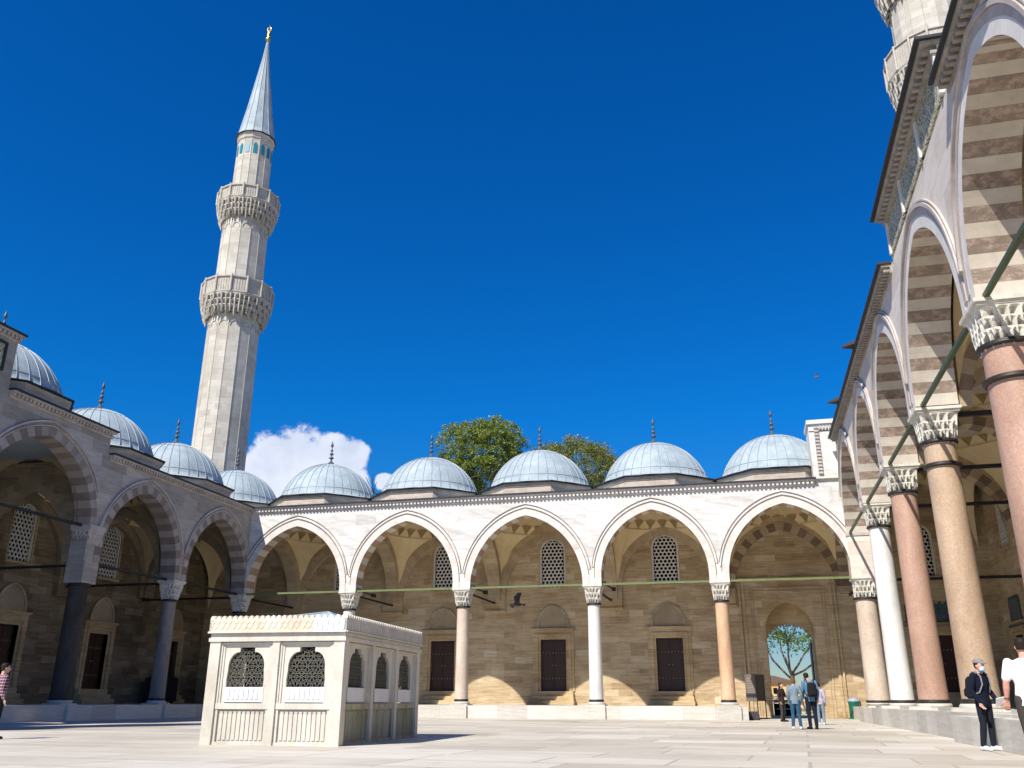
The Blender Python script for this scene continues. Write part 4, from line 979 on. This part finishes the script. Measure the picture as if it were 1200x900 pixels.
tree('broadleaf_tree',(-16.2,88,0),26.6,22.8,6.0,3.6,45000,.105,M['leafB'],'thinner olive-green tree with gaps behind the far domes, right of the middle dome',11,.25)
tree('broadleaf_tree',(3.1,76,0),10.5,7.6,4.6,3.0,11000,.11,M['leafC'],'young spreading tree with dark branches seen through the gateway',5,.15,.17,3,3.2)
# ------------------------------------------------------------------ beyond the gateway
hs=empty('house',(-.2,104,-.4),0,'ochre house with a dark tiled roof seen through the gateway beside the tree trunk','house')
M['ochre']=plain('ochre_render',(.62,.38,.16),.85,0,.2,.12); M['tilesr']=plain('roof_tiles',(.14,.08,.06),.8); M['cream']=plain('cream_render',(.62,.52,.36),.8,0,.2,.1)
b=MB(); b.box(-3.4,4.5,-2,4,0,3.3); obj('wall',b,M['ochre'],hs,M=WM[hs.name])
b=MB(); b.add([(-3.7,-2.4,3.3),(4.8,-2.4,3.3),(4.8,4.4,3.3),(-3.7,4.4,3.3),(-1.5,1,4.0),(2.6,1,4.0)],[(0,1,5,4),(1,2,5),(2,3,4,5),(3,0,4),(0,3,2,1)]); o=obj('roof',b,M['tilesr'],hs,M=WM[hs.name]); b=MB(); b.box(-2.2,-1.7,-.5,0,3.5,5.0); b.box(-2.27,-1.63,-.57,.07,5.0,5.12); obj('chimney',b,M['ochre'],o,M=WM[hs.name])
for x in (-2.3,.2,2.8):
    b=MB(); b.box(x-.45,x+.45,-2.03,-1.97,1.4,2.7); w=obj('window',b,M['black'],hs,M=WM[hs.name]); b=MB(); b.box(x-.03,x+.03,-2.07,-2.03,1.4,2.7); b.box(x-.45,x+.45,-2.07,-2.03,2.03,2.09); b.box(x-.55,x+.55,-2.12,-2.0,1.28,1.38); obj('frame',b,M['cream'],w,M=WM[hs.name])
lw=MB(); lw.box(-6,14,0,.5,0,1.35); lw.box(-6,14,-.08,.58,1.35,1.5); tag(obj('parapet_wall',lw,M['cream'],None,loc=(2,80,0)),'low cream parapet wall beyond the gateway, in front of the ochre house','wall')
st=empty('souvenir_stall',(2.15,68,0),0,'low dark vendor stall with white cross brace seen through the gateway','stall'); L=WM[st.name]
b=MB(); b.box(-.8,.7,-.5,.5,.98,1.05); b.box(-.8,.7,-.52,-.5,.85,1.05); obj('table_top',b,M['cream'],st,M=L)
for x in (-.75,.65):
    for y in (-.45,.45): b=MB(); b.bar((x,y,0),(x,y,.98),.03); obj('leg',b,M['iron'],st,M=L)
b=MB(); b.box(-.72,.62,-.35,.45,.0,.8); obj('dark_crates',b,M['black'],st,M=L)
b=MB(); b.bar((-.6,-.42,.45),(.5,-.42,.45),.035); b.bar((-.05,-.42,.12),(-.05,-.42,.82),.035); obj('brace',b,M['white'],st,M=L)
# ------------------------------------------------------------------ small furniture
M['binG']=plain('green_plastic',(.0,.16,.105),.4,0,.5,.1); M['binlid']=plain('grey_lid',(.30,.34,.40),.4,0,.5,.1)
wb=empty('litter_bin',(5.55,56.6,0),0,'green plastic litter bin with a grey lid standing against the wall right of the gateway','bin'); L=WM[wb.name]
b=MB(); b.lathe([(.26,.05),(.28,.08),(.31,.85),(.33,.87),(.33,.93)],20); obj('body',b,M['binG'],wb,M=L)
b=MB(); b.lathe([(.35,.93),(.36,.96),(.35,1.02),(.25,1.10),(.10,1.14)],20); b.bar((-.1,0,1.13),(.1,0,1.13),.025,6); obj('lid',b,M['binlid'],wb,M=L)
b=MB(); b.box(-.38,.38,-.30,.3,0,.05); obj('base',b,M['binG'],wb,M=L)
b=MB(); b.bar((.35,.1,.0),(.35,.1,.95),.02,6); b.bar((.35,-.1,.0),(.35,-.1,.95),.02,6); b.bar((.35,-.1,.7),(.35,.1,.7),.02,6); obj('stand',b,M['iron'],wb,M=L)
M['board']=plain('board_grey_brown',(.17,.14,.12),.6,0,.3,.3)
sb=empty('notice_board',(.25,55.6,0),0,'grey-brown two-panel notice board on thin posts left of the gateway','sign'); L=WM[sb.name]
b=MB(); b.box(-.62,-.03,-.02,.02,.98,2.38); b.box(-.62,-.58,-.035,.02,.95,2.41); b.box(-.07,-.03,-.035,.02,.95,2.41); b.box(-.62,-.03,-.035,.02,2.38,2.42); b.box(-.62,-.03,-.035,.02,.94,.98); obj('panel',b,M['board'],sb,M=L)
b=MB(); b.add([(.0,-.02,.95),(.42,.28,.95),(.42,.28,2.40),(.0,-.02,2.40),(.02,.03,.95),(.44,.33,.95),(.44,.33,2.40),(.02,.03,2.40)],[(0,1,2,3),(4,7,6,5),(0,4,5,1),(2,6,7,3),(1,5,6,2),(0,3,7,4)]); obj('panel',b,plain('board_dark',(.07,.055,.045),.6),sb,M=L)
b=MB()
for k in range(9): b.box(-.52,-.14,-.026,-.018,1.15+k*.125,1.15+k*.125+.03)
obj('text_lines',b,plain('faded_print',(.30,.27,.24),.7),sb,M=L)
b=MB(); b.bar((-.02,0,0),(-.02,0,2.42),.03,8); b.bar((.43,.3,0),(.43,.3,2.4),.03,8); b.box(-.4,.6,-.25,.3,0,.05); obj('post',b,M['iron'],sb,M=L)
sp=empty('floodlight_box',(-.02,51.2,0),0,'small dark metal box on the ground beside the plinth of the orange-pink column','box'); L=WM[sp.name]
b=MB(); b.box(-.22,.22,-.15,.15,.06,.40); b.box(-.25,.25,-.18,-.15,.03,.43); obj('housing',b,plain('violet_grey_metal',(.06,.05,.065),.5,.2),sp,M=L); b=MB(); b.bar((-.26,0,.05),(-.26,0,.3),.02,6); b.bar((.26,0,.05),(.26,0,.3),.02,6); b.box(-.3,.3,-.1,.1,0,.04); obj('bracket',b,M['iron'],sp,M=L)
cb=empty('covered_cart',(-36.5,52.0,ZS),0,'dark covered cart in the shade of the left portico behind the fountain','cart'); L=WM[cb.name]
b=MB(); b.box(-.8,.8,-.6,.6,.15,1.5); b.add([(-.85,-.65,1.5),(.85,-.65,1.5),(.85,.65,1.5),(-.85,.65,1.5),(-.5,-.3,1.72),(.5,-.3,1.72),(.5,.3,1.72),(-.5,.3,1.72)],[(0,1,5,4),(1,2,6,5),(2,3,7,6),(3,0,4,7),(4,5,6,7),(0,3,2,1)]); obj('body',b,plain('black_tarp',(.014,.014,.017),.8),cb,M=L)
for x in (-.55,.55):
    b=MB(); b.bar((x,-.5,.12),(x,-.42,.12),.12,14,sm=False); b.bar((x,.42,.12),(x,.5,.12),.12,14,sm=False); obj('wheel',b,M['iron'],cb,M=L)
# floodlights on the tie rods
M['fl']=M['iron']
for k,(x,y,z) in enumerate(((BX[2],Yb,7.2),(BX[3],Yb,7.2),(BX[1],Yb,7.2))):
    L=ML((x+.62,y-.2,z)); f=bpy.data.objects.new('lamp_arm',None); link(f,back,L)
    b=MB(); b.lathe([(.08,-.10),(.14,-.05),(.14,.10),(.05,.14)],12); obj('lamp_head',b,M['iron'],f,M=L)
    b=MB(); b.bar((0,0,0),(.35,1.5,-.15),.05,8); b.box(.25,.45,1.3,1.7,-.25,-.05); obj('arm',b,M['iron'],f,M=L)
# ------------------------------------------------------------------ birds
def bird(loc,rz,span,mat,label,tilt=0,group=None):
    L=Matrix.Translation(loc)@Matrix.Rotation(rz,4,'Z')@Matrix.Rotation(tilt,4,'Y')@Matrix.Scale(span,4)
    r=bpy.data.objects.new('bird',None); link(r,None,L); tag(r,label,'bird','birds in flight')
    b=MB(); prof=[(.004,-.30),(.02,-.26),(.045,-.18),(.065,-.05),(.06,.06),(.04,.14),(.042,.18),(.035,.22),(.012,.255),(.003,.29)]
    n=10; vs=[];
    for rr,y in prof:
        for i in range(n): t=2*PI*i/n; vs.append((rr*1.5*math.cos(t),y,rr*1.5*math.sin(t)*.9))
    b.add(vs,[(k*n+i,k*n+(i+1)%n,(k+1)*n+(i+1)%n,(k+1)*n+i) for k in range(len(prof)-1) for i in range(n)],0,None,True)
    b.add([(-.02,-.22,0),(.02,-.22,0),(.07,-.46,.01),(0,-.48,0),(-.07,-.46,.01),(0,-.25,.015)],[(0,1,2,3,4),(0,5,4),(5,3,4),(5,2,3),(5,1,2)])
    obj('body',b,mat,r,M=L)
    for s in (-1,1):
        w=MB(); P=[(.04,.12,.02),(.20,.17,.12),(.42,.08,.16),(.50,-.06,.14),(.40,-.10,.13),(.22,-.10,.09),(.05,-.10,.02)]
        P=[(s*x*.8,y*1.15-.25*abs(x),z*2.0) for x,y,z in P]; Q=[(x,y,z+.012) for x,y,z in P]; m=len(P)
        w.add(P+Q,[tuple(range(m)),tuple(range(m,2*m))[::-1]]+[(i,(i+1)%m,m+(i+1)%m,m+i) for i in range(m)]); obj('wing',w,mat,r,M=L)
    return r
M['crow']=plain('black_feathers',(.012,.012,.015),.5); M['gull']=plain('grey_feathers',(.10,.10,.11),.6)
bird((-9.55,38,4.85),R_(150),1.05,M['crow'],'black bird flying in front of the far wall',R_(50))
bird((8.0,80,28.8),R_(60),.75,M['gull'],'tiny bird in the sky beside the roof of the right portico',R_(30))
# ------------------------------------------------------------------ people
def remesh(mb,vox,smooth=4,name='m',mat=None):
    me=bpy.data.meshes.new(name); me.from_pydata([tuple(v) for v in mb.v],[],mb.f); o=bpy.data.objects.new('tmp_shape',me); COL.objects.link(o)
    r=o.modifiers.new('r','REMESH'); r.mode='VOXEL'; r.voxel_size=vox; r.use_smooth_shade=True
    if smooth: s=o.modifiers.new('s','SMOOTH'); s.factor=.5; s.iterations=smooth
    bpy.context.view_layer.update(); dg=bpy.context.evaluated_depsgraph_get(); m2=bpy.data.meshes.new_from_object(o.evaluated_get(dg)); m2.name=name
    bpy.data.objects.remove(o); 
    m2.materials.clear()
    if mat: m2.materials.append(mat)
    m2.polygons.foreach_set('use_smooth',[True]*len(m2.polygons)); return m2
def ball(mb,c,r,sc=(1,1,1),n=12):
    prof=[(max(1e-4,math.cos(-PI/2+PI*k/8)),math.sin(-PI/2+PI*k/8)) for k in range(9)]; vs=[]
    for a,z in prof:
        for i in range(n): t=2*PI*i/n; vs.append((c[0]+r*sc[0]*a*math.cos(t),c[1]+r*sc[1]*a*math.sin(t),c[2]+r*sc[2]*z))
    mb.add(vs,[(k*n+i,k*n+(i+1)%n,(k+1)*n+(i+1)%n,(k+1)*n+i) for k in range(8) for i in range(n)]); 
def limb(mb,pts,rs,n=12):
    for (a,ra),(b,rb) in zip(zip(pts[:-1],rs[:-1]),zip(pts[1:],rs[1:])): mb.bar(a,b,ra,n,rb)
    for p,r in zip(pts,rs): ball(mb,p,r)
def loft(mb,rings,n=20):
    """rings: (x,y,z,rx,ry)"""
    vs=[]
    for x,y,z,rx,ry in rings:
        for i in range(n): t=2*PI*i/n; vs.append((x+rx*math.cos(t),y+ry*math.sin(t),z))
    k=len(rings); mb.add(vs,[(a*n+i,a*n+(i+1)%n,(a+1)*n+(i+1)%n,(a+1)*n+i) for a in range(k-1) for i in range(n)]+[tuple(range(n))[::-1],tuple(range((k-1)*n,k*n))])
def hand(mb,w,d,side,curl=.5):
    w=Vector(w); d=Vector(d).normalized(); up=Vector((0,-1,0)) if abs(d.y)<.8 else Vector((0,0,1)); sd=d.cross(up).normalized(); nrm=sd.cross(d).normalized()
    # palm
    for f in (-.024,-.008,.008,.024): limb(mb,[w+sd*f*.7,w+d*.085+sd*f*1.1],[.017,.014])
    for f,l in ((-.030,.062),(-.010,.075),(.010,.080),(.030,.068)):
        p0=w+d*.085+sd*f*1.1; p1=p0+d*l*.45+nrm*curl*.012; p2=p1+(d*.75+nrm*curl).normalized()*l*.32; p3=p2+(d*.4+nrm*curl*1.4).normalized()*l*.28; limb(mb,[p0,p1,p2,p3],[.0105,.010,.009,.0075],8)
    t0=w+d*.025-sd*.026*side; t1=t0+(d*.6-sd*.8*side).normalized()*.04; t2=t1+(d*.9-sd*.25*side+nrm*.2).normalized()*.033; limb(mb,[t0,t1,t2],[.015,.0125,.010],8)
SK={}
GP='visitors in the courtyard'
def person(loc,rz,H,label,pose,skin,top,bottom,hair,shoes,hairstyle='short',sleeve='long',build=1.0,extra=None,lean=0,head_turn=0,fem=False):
    r=empty('person',loc,rz,label,'person',GP); L=WM[r.name]@Matrix.Scale(H/1.75,4)
    sh=.185*build*(.9 if fem else 1); J=dict(sho=(sh,0,1.42),elb=(sh+.06,.03,1.14),wri=(sh+.05,-.05,.90),hip=(.09,0,.92),kne=(.10,-.02,.50),ank=(.10,.02,.09))
    def S(k,s):
        v=pose.get(k+('R' if s>0 else 'L'))
        if v is None: v=J[k]; v=(v[0]*s,v[1],v[2])
        return Vector(v)
    B=MB(); T=MB(); P=MB(); hx=pose.get('head',(0,-.02,1.63))
    w=build
    torso=[(0,0,.90,.155*w,.11*w),(0,0,1.0,.15*w,.105*w),(0,-.005,1.12,.135*w*(.9 if fem else 1),.10*w),(0,-.01,1.25,.16*w,.115*w),(0,0,1.36,.18*w,.11*w),(0,.005,1.43,.14*w,.085),(0,.005,1.48,.06,.06)]
    loft(B,[(x,y,z,a*.92,b*.92) for x,y,z,a,b in torso])
    limb(B,[(0,.01,1.44),(hx[0]*.6,.0,1.53)],[.062,.054])
    # head
    hy=hx[1]; hX=hx[0]; hz=hx[2]
    loft(B,[(hX,hy-.045,hz-.115,.03,.03),(hX,hy-.035,hz-.10,.048,.055),(hX,hy-.02,hz-.06,.064,.078),(hX,hy-.005,hz,.075,.095),(hX,hy+.0,hz+.05,.076,.098),(hX,hy+.005,hz+.09,.062,.08),(hX,hy+.01,hz+.115,.03,.04)],16)
    limb(B,[(hX,hy-.095,hz+.015),(hX,hy-.122,hz-.03)],[.010,.016]); ball(B,(hX,hy-.088,hz-.062),.02,(1.2,.6,.5))
    for s in (-1,1): ball(B,(hX+s*.077,hy+.01,hz-.01),.028,(.4,.7,1.1)); ball(B,(hX+s*.03,hy-.085,hz+.03),.016,(1.5,.5,.5))
    for s in (-1,1):
        a,e,wv=S('sho',s),S('elb',s),S('wri',s)
        limb(B,[a,a.lerp(e,.5),e,e.lerp(wv,.35),wv],[.052*w,.046*w,.038*w,.040*w,.027]); hd=pose.get('hd'+('R' if s>0 else 'L'),(wv-e).normalized()); hand(B,wv,hd,s)
        if sleeve=='long': limb(T,[a,a.lerp(e,.5),e,e.lerp(wv,.4),e.lerp(wv,.95)],[.070*w,.064*w,.054*w,.053*w,.043])
        else: limb(T,[a,a.lerp(e,.5),a.lerp(e,.8)],[.054*w,.057*w,.056*w])
        h,k,an=S('hip',s),S('kne',s),S('ank',s)
        limb(B,[h,h.lerp(k,.5),k,k.lerp(an,.3),an],[.085*w,.072*w,.052,.052,.036])
        toe=an+Vector(pose.get('toe',(s*.03,-.17,-.055))); limb(B,[an+Vector((0,.03,-.04)),toe],[.036,.028])
        limb(P,[h,h.lerp(k,.5),k,k.lerp(an,.35),an+Vector((0,0,.02))],[.105*w,.088*w,.066,.066,.056])
        q=MB(); d=(toe-an); d.z=0; d.normalize(); base=Vector((an.x,an.y,.0)); 
        limb(q,[base-d*.045+Vector((0,0,.048)),base+d*.06+Vector((0,0,.05)),base+d*.17+Vector((0,0,.036)),base+d*.20+Vector((0,0,.032))],[.046,.047,.040,.030]); limb(q,[base-d*.02+Vector((0,0,.05)),base+Vector((0,0,.10))],[.046,.044])
        sm=remesh(q,.012,2,'shoe',shoes)
        for v in sm.vertices: v.co.z=max(v.co.z,.002)
        obj('shoe',sm,None,r,M=L)
    loft(T,[(x,y,z,a*1.1,b*1.15) for x,y,z,a,b in torso[:-1]]+[(0,.005,1.475,.075,.07)])
    loft(T,[(0,0,.84,.172*w,.125*w),(0,0,.95,.168*w,.122*w)])
    loft(P,[(0,0,.84,.165*w,.12*w),(0,0,.93,.165*w,.12*w),(0,0,1.0,.155*w,.112*w)])
    body=remesh(B,.0085,3,'body',skin); obj('body',body,None,r,M=L)
    obj('shirt' if sleeve!='jacket' else 'jacket',remesh(T,.013,3,'shirt',top),None,r,M=L); obj('trousers',remesh(P,.014,3,'trousers',bottom),None,r,M=L)
    e=MB()
    for s in (-1,1): ball(e,(hX+s*.03,hy-.088,hz+.012),.011,(1.3,.5,.7))
    obj('eyes',e,M['iron'],r,M=L)
    q=MB()
    if hairstyle in('short','bun','cap'):
        zs=hz+.0
        loft(q,[(hX,hy+.035,hz-.045,.070,.062),(hX,hy+.022,hz+.01,.083,.083),(hX,hy+.012,hz+.06,.085,.10),(hX,hy+.008,hz+.10,.072,.09),(hX,hy+.01,hz+.128,.035,.045)],16)
    if hairstyle=='bun': ball(q,(hX,hy+.07,hz+.115),.050,(1,1,1)); loft(q,[(hX,hy+.045,hz-.12,.045,.035),(hX,hy+.04,hz-.03,.078,.06)])
    if hairstyle=='long': loft(q,[(hX,hy+.06,hz-.24,.09,.045),(hX,hy+.045,hz-.06,.085,.07),(hX,hy+.012,hz+.06,.087,.102),(hX,hy+.008,hz+.11,.065,.08)])
    obj('hair',remesh(q,.012,2,'hair',hair),None,r,M=L)
    return r,L
def cloth(n,c,rough=.9,var=.12,sc=12): return plain(n,c,rough,0,.15,var,sc)
SKN=plain('skin',(.52,.31,.22),.5,0,.3,.08,20); SKR=plain('skin_ruddy',(.60,.30,.22),.5,0,.3,.08,20)
NAVY=cloth('navy_cloth',(.006,.009,.022)); DKTR=cloth('dark_trousers',(.012,.015,.022)); WHITE=cloth('white_cotton',(.80,.78,.80)); JEAN=cloth('blue_denim',(.03,.085,.15),.9,.35); LJEAN=cloth('washed_denim',(.17,.23,.28),.9,.3); SHO=cloth('white_shoes',(.65,.65,.66)); HAIRD=cloth('dark_hair',(.02,.015,.012),.6,.3,30); HAIRB=cloth('brown_hair',(.15,.085,.05),.6,.3,30); GREY=cloth('grey_cap',(.22,.21,.22)); MASK=cloth('blue_mask',(.38,.58,.78)); BLK=cloth('black_cloth',(.012,.012,.014)); BROWN=cloth('dark_brown_trousers',(.06,.05,.045)); BLUE=cloth('sky_blue_shirt',(.10,.20,.32))
def plaid():
    m,nt,b=newmat('plaid_flannel'); n=N(nt); tc=n.n('ShaderNodeTexCoord'); x=n.n('ShaderNodeSeparateXYZ'); n.l(tc.outputs['Object'],x.inputs[0])
    a=n.math('LESS_THAN',n.math('FRACT',n.math('MULTIPLY',n.math('ADD',x.outputs[0],x.outputs[1]),15.)),.25); c=n.math('LESS_THAN',n.math('FRACT',n.math('MULTIPLY',x.outputs[2],14.)),.25)
    col=n.mix(n.math('MULTIPLY',n.math('ADD',a,c),.5),(.055,.015,.035),(.70,.45,.50)); n.l(col,b.inputs['Base Color']); b.inputs['Roughness'].default_value=.9; return m
PLAID=plaid()
# man in cap: turned towards the right of the picture
pm,L=person((4.50,20.72,0),R_(42),1.74,'man in a grey cap, blue face mask and navy jacket standing on the right',dict(elbR=(.26,.02,1.16),wriR=(.20,-.17,.94),elbL=(-.27,.04,1.15),wriL=(-.24,-.10,.90),ankL=(-.15,.04,.09),kneL=(-.12,-.01,.5),ankR=(.11,.0,.09),head=(.0,-.04,1.62)),SKN,NAVY,DKTR,HAIRD,SHO,'cap')
b=MB(); loft(b,[(0,-.03,1.665,.086,.105),(0,-.03,1.70,.088,.108),(0,-.03,1.74,.078,.095),(0,-.03,1.765,.04,.05)]); limb(b,[(-.04,-.13,1.675),(.04,-.13,1.675)],[.02,.02]); limb(b,[(-.05,-.16,1.665),(.05,-.16,1.665)],[.018,.018]); limb(b,[(-.035,-.19,1.658),(.035,-.19,1.658)],[.014,.014]); obj('cap',remesh(b,.011,2,'cap',GREY),None,pm,M=L)
b=MB(); loft(b,[(0,-.085,1.505,.045,.04),(0,-.09,1.53,.062,.06),(0,-.095,1.57,.060,.062),(0,-.10,1.60,.045,.045)]); obj('face_mask',remesh(b,.01,2,'mask',MASK),None,pm,M=L)
def backpack(loc,rz,H,label,mat,strapmat,w=.15,h=.42):
    r=empty('backpack',loc,rz,label,'backpack','backpacks worn by visitors'); L=WM[r.name]@Matrix.Scale(H/1.75,4)
    b=MB(); loft(b,[(0,.20,.98,w*.9,.08),(0,.21,1.02,w,.10),(0,.21,1.2,w,.10),(0,.20,1.36,w*.9,.085),(0,.18,1.42,w*.6,.05)]); obj('pack',remesh(b,.014,2,'pack',mat),None,r,M=L)
    b=MB(); loft(b,[(0,.30,1.02,w*.7,.04),(0,.31,1.05,w*.75,.05),(0,.305,1.16,w*.75,.045),(0,.29,1.19,w*.6,.03)]); obj('pocket',remesh(b,.014,2,'pocket',mat),None,r,M=L)
    for s in (-1,1):
        b=MB(); pts=[(s*.11,.12,1.40),(s*.12,.06,1.50),(s*.125,-.04,1.50),(s*.125,-.125,1.40),(s*.13,-.14,1.25),(s*.155,-.07,1.10),(s*.15,.12,1.04)]
        for a,c in zip(pts[:-1],pts[1:]): limb(b,[a,c],[.017,.017],8)
        obj('strap',remesh(b,.011,1,'strap',strapmat),None,r,M=L)
    return r
backpack((4.50,20.72,0),R_(42),1.74,'black backpack with grey straps worn by the man in the cap',BLK,GREY)
b=MB(); b.box(-.12,.12,-.006,.006,-.09,.09); tag(obj('paper_sheet',b,WHITE,None,M=Matrix.Translation((4.82,20.62,.93))@Matrix.Rotation(R_(35),4,'X')@Matrix.Rotation(R_(20),4,'Z')),'white folded paper in the hand of the man in the grey cap','paper')
# white T-shirt man at right edge, back to the camera
pm,L=person((3.78,14.55,0),R_(170),1.78,'man in a white T-shirt and dark trousers at the right edge, seen from behind',dict(elbR=(.27,.03,1.16),wriR=(.29,-.04,.92),elbL=(-.27,.03,1.16),wriL=(-.25,-.04,.92),ankR=(.06,.10,.09),kneR=(.10,-.02,.5)),SKR,WHITE,BROWN,HAIRD,SHO,'short','short',1.12)
b=MB(); b.lathe([(.034,-.012),(.036,0),(.034,.012)],14); obj('bracelet',b,HAIRB,pm,M=L@Matrix.Translation((.288,-.035,.945)))
person((4.42,13.9,0),R_(150),1.66,'person in dark clothes beside the man in the white T-shirt, cut by the right edge',dict(elbR=(.36,-.10,1.22),wriR=(.50,.02,1.26),hdR=(.9,.35,.1),elbL=(-.25,.03,1.16)),SKR,cloth('plum_cloth',(.05,.02,.05)),NAVY,HAIRD,SHO,'long','long',.95,fem=True)
# couple in front of the gate
person((1.42,34.5,0),R_(176),1.74,'woman with tied-up brown hair in a pale denim jacket and blue jeans',dict(elbR=(.24,.0,1.16),wriR=(.20,-.10,.93),elbL=(-.24,0,1.16),wriL=(-.20,-.1,.93),ankR=(.13,.02,.09),ankL=(-.13,-.0,.09)),SKN,LJEAN,JEAN,HAIRB,SHO,'bun','long',.98,fem=True)
person((1.98,34.75,0),R_(196),1.92,'tall dark-haired man in a blue shirt leaning towards the woman in denim',dict(head=(.07,-.05,1.60),elbR=(.23,-.05,1.16),wriR=(.16,-.2,1.0)),SKN,BLUE,DKTR,HAIRD,BLK,'short','long',1.0)
backpack((1.98,34.75,0),R_(196),1.92,'black backpack on the tall man in the blue shirt',BLK,BLK,.16)
person((1.35,47.5,0),R_(60),1.80,'person in dark brown clothes standing in front of the left side of the gateway',dict(elbR=(.22,-.08,1.15),wriR=(.10,-.24,1.15)),SKN,cloth('brown_coat',(.035,.02,.018)),BROWN,HAIRD,BLK,'long','long',1.0,fem=True)
person((2.72,41.5,0),R_(170),1.68,'person in pale jeans and a lilac top standing behind the couple',dict(),SKN,cloth('lilac_top',(.42,.36,.46)),LJEAN,HAIRD,SHO,'short','long',.95,fem=True)
# plaid shirt at the left edge
person((-17.72,18.9,0),R_(150),1.74,'person in a dark red and white plaid shirt at the left edge',dict(elbL=(-.26,.05,1.15),wriL=(-.30,-.02,.90),elbR=(.28,.02,1.15),wriR=(.30,-.03,.90)),SKN,PLAID,DKTR,HAIRD,BLK,'short','long',1.05)
# ------------------------------------------------------------------ world, sun, camera
AZ,EL=R_(22.5),R_(47)
w=bpy.data.worlds.new('World'); scene.world=w; w.use_nodes=True; nt=w.node_tree; n=N(nt); bg=nt.nodes['Background']
sky=n.n('ShaderNodeTexSky'); sky.sky_type='NISHITA'; sky.sun_disc=False; sky.sun_elevation=EL; sky.sun_rotation=PI+AZ; sky.altitude=0; sky.air_density=1.0; sky.dust_density=.0; sky.ozone_density=2.2
hs_=n.n('ShaderNodeHueSaturation'); hs_.inputs['Saturation'].default_value=SKYSAT if 'SKYSAT' in globals() else 1.35; hs_.inputs['Value'].default_value=.9; n.l(sky.outputs[0],hs_.inputs['Color'])
tc=n.n('ShaderNodeTexCoord'); xyz=n.n('ShaderNodeSeparateXYZ'); n.l(tc.outputs['Generated'],xyz.inputs[0])
yy=n.math('MAXIMUM',xyz.outputs[1],.05); u=n.math('DIVIDE',xyz.outputs[0],yy); v=n.math('DIVIDE',xyz.outputs[2],yy)
blobs=[(-.572,.292,.040),(-.545,.285,.045),(-.600,.268,.040),(-.497,.290,.034),(-.475,.292,.025),(-.525,.255,.055),(-.565,.245,.06),(-.475,.25,.03),(-.424,.258,.011)]
acc=None
for bu,bv,br_ in blobs:
    du=n.math('SUBTRACT',u,bu); dv=n.math('SUBTRACT',v,bv); d=n.math('SQRT',n.math('ADD',n.math('MULTIPLY',du,du),n.math('MULTIPLY',n.math('MULTIPLY',dv,dv),1.25))); q=n.math('SUBTRACT',1.,n.math('DIVIDE',d,br_)); acc=q if acc is None else n.math('MAXIMUM',acc,q)
cn_=n.noise(tc.outputs['Generated'],36,9,.6,.15); cn2=n.noise(tc.outputs['Generated'],9,5,.6)
dens=n.math('ADD',n.math('ADD',acc,.22),n.math('MULTIPLY',n.math('SUBTRACT',cn_,.5),1.5)); front=n.math('GREATER_THAN',xyz.outputs[1],.05)
mr=n.n('ShaderNodeMapRange',interpolation_type='SMOOTHSTEP'); mr.inputs['From Min'].default_value=-.05; mr.inputs['From Max'].default_value=.26; n.l(dens,mr.inputs[0])
mask=n.math('MULTIPLY',mr.outputs[0],front)
ccol=n.ramp(cn2,[(.35,(5.2,5.8,7.2)),(.6,(7.4,7.7,8.6))])
tz=n.ramp(xyz.outputs[2],[(0,(.46,.50,.60)),(.08,(.34,.54,.78)),(.30,(.06,.78,1.24))]); tint=n.mix(1.,hs_.outputs[0],tz,'MULTIPLY'); fin=n.mix(n.math('MULTIPLY',mask,.93),tint,ccol); n.l(fin,bg.inputs['Color']); bg.inputs['Strength'].default_value=.088
sd=bpy.data.lights.new('sun','SUN'); sd.energy=4.8; sd.angle=R_(.53); sd.color=(1,.95,.86); so=bpy.data.objects.new('sun',sd); COL.objects.link(so); so.location=(-20,-40,60)
so.rotation_mode='QUATERNION'; so.rotation_quaternion=Vector((math.sin(AZ)*math.cos(EL),math.cos(AZ)*math.cos(EL),-math.sin(EL))).to_track_quat('-Z','Y')
cd=bpy.data.cameras.new('camera'); cam=bpy.data.objects.new('camera',cd); COL.objects.link(cam)
yaw,pitch,roll,f=-.2531,.3453,.0034,1033.07
cy,sy,cp,sp_=math.cos(yaw),math.sin(yaw),math.cos(pitch),math.sin(pitch)
F=Vector((sy*cp,cy*cp,sp_)); Rv=Vector((cy,-sy,0)); U=Rv.cross(F); R2=Rv*math.cos(roll)+U*math.sin(roll); U2=-Rv*math.sin(roll)+U*math.cos(roll)
mt=Matrix((R2,U2,-F)).transposed().to_4x4(); mt.translation=Vector((0,0,.9)); cam.matrix_world=mt
cd.sensor_width=36; cd.lens=36*f/1200; cd.clip_start=.1; cd.clip_end=5000; scene.camera=cam
scene.view_settings.view_transform='Standard'; scene.view_settings.look='None'; scene.view_settings.exposure=.52; scene.view_settings.gamma=1
scene.render.resolution_x=1024; scene.render.resolution_y=768
scene.cycles.max_bounces=6; scene.cycles.diffuse_bounces=3
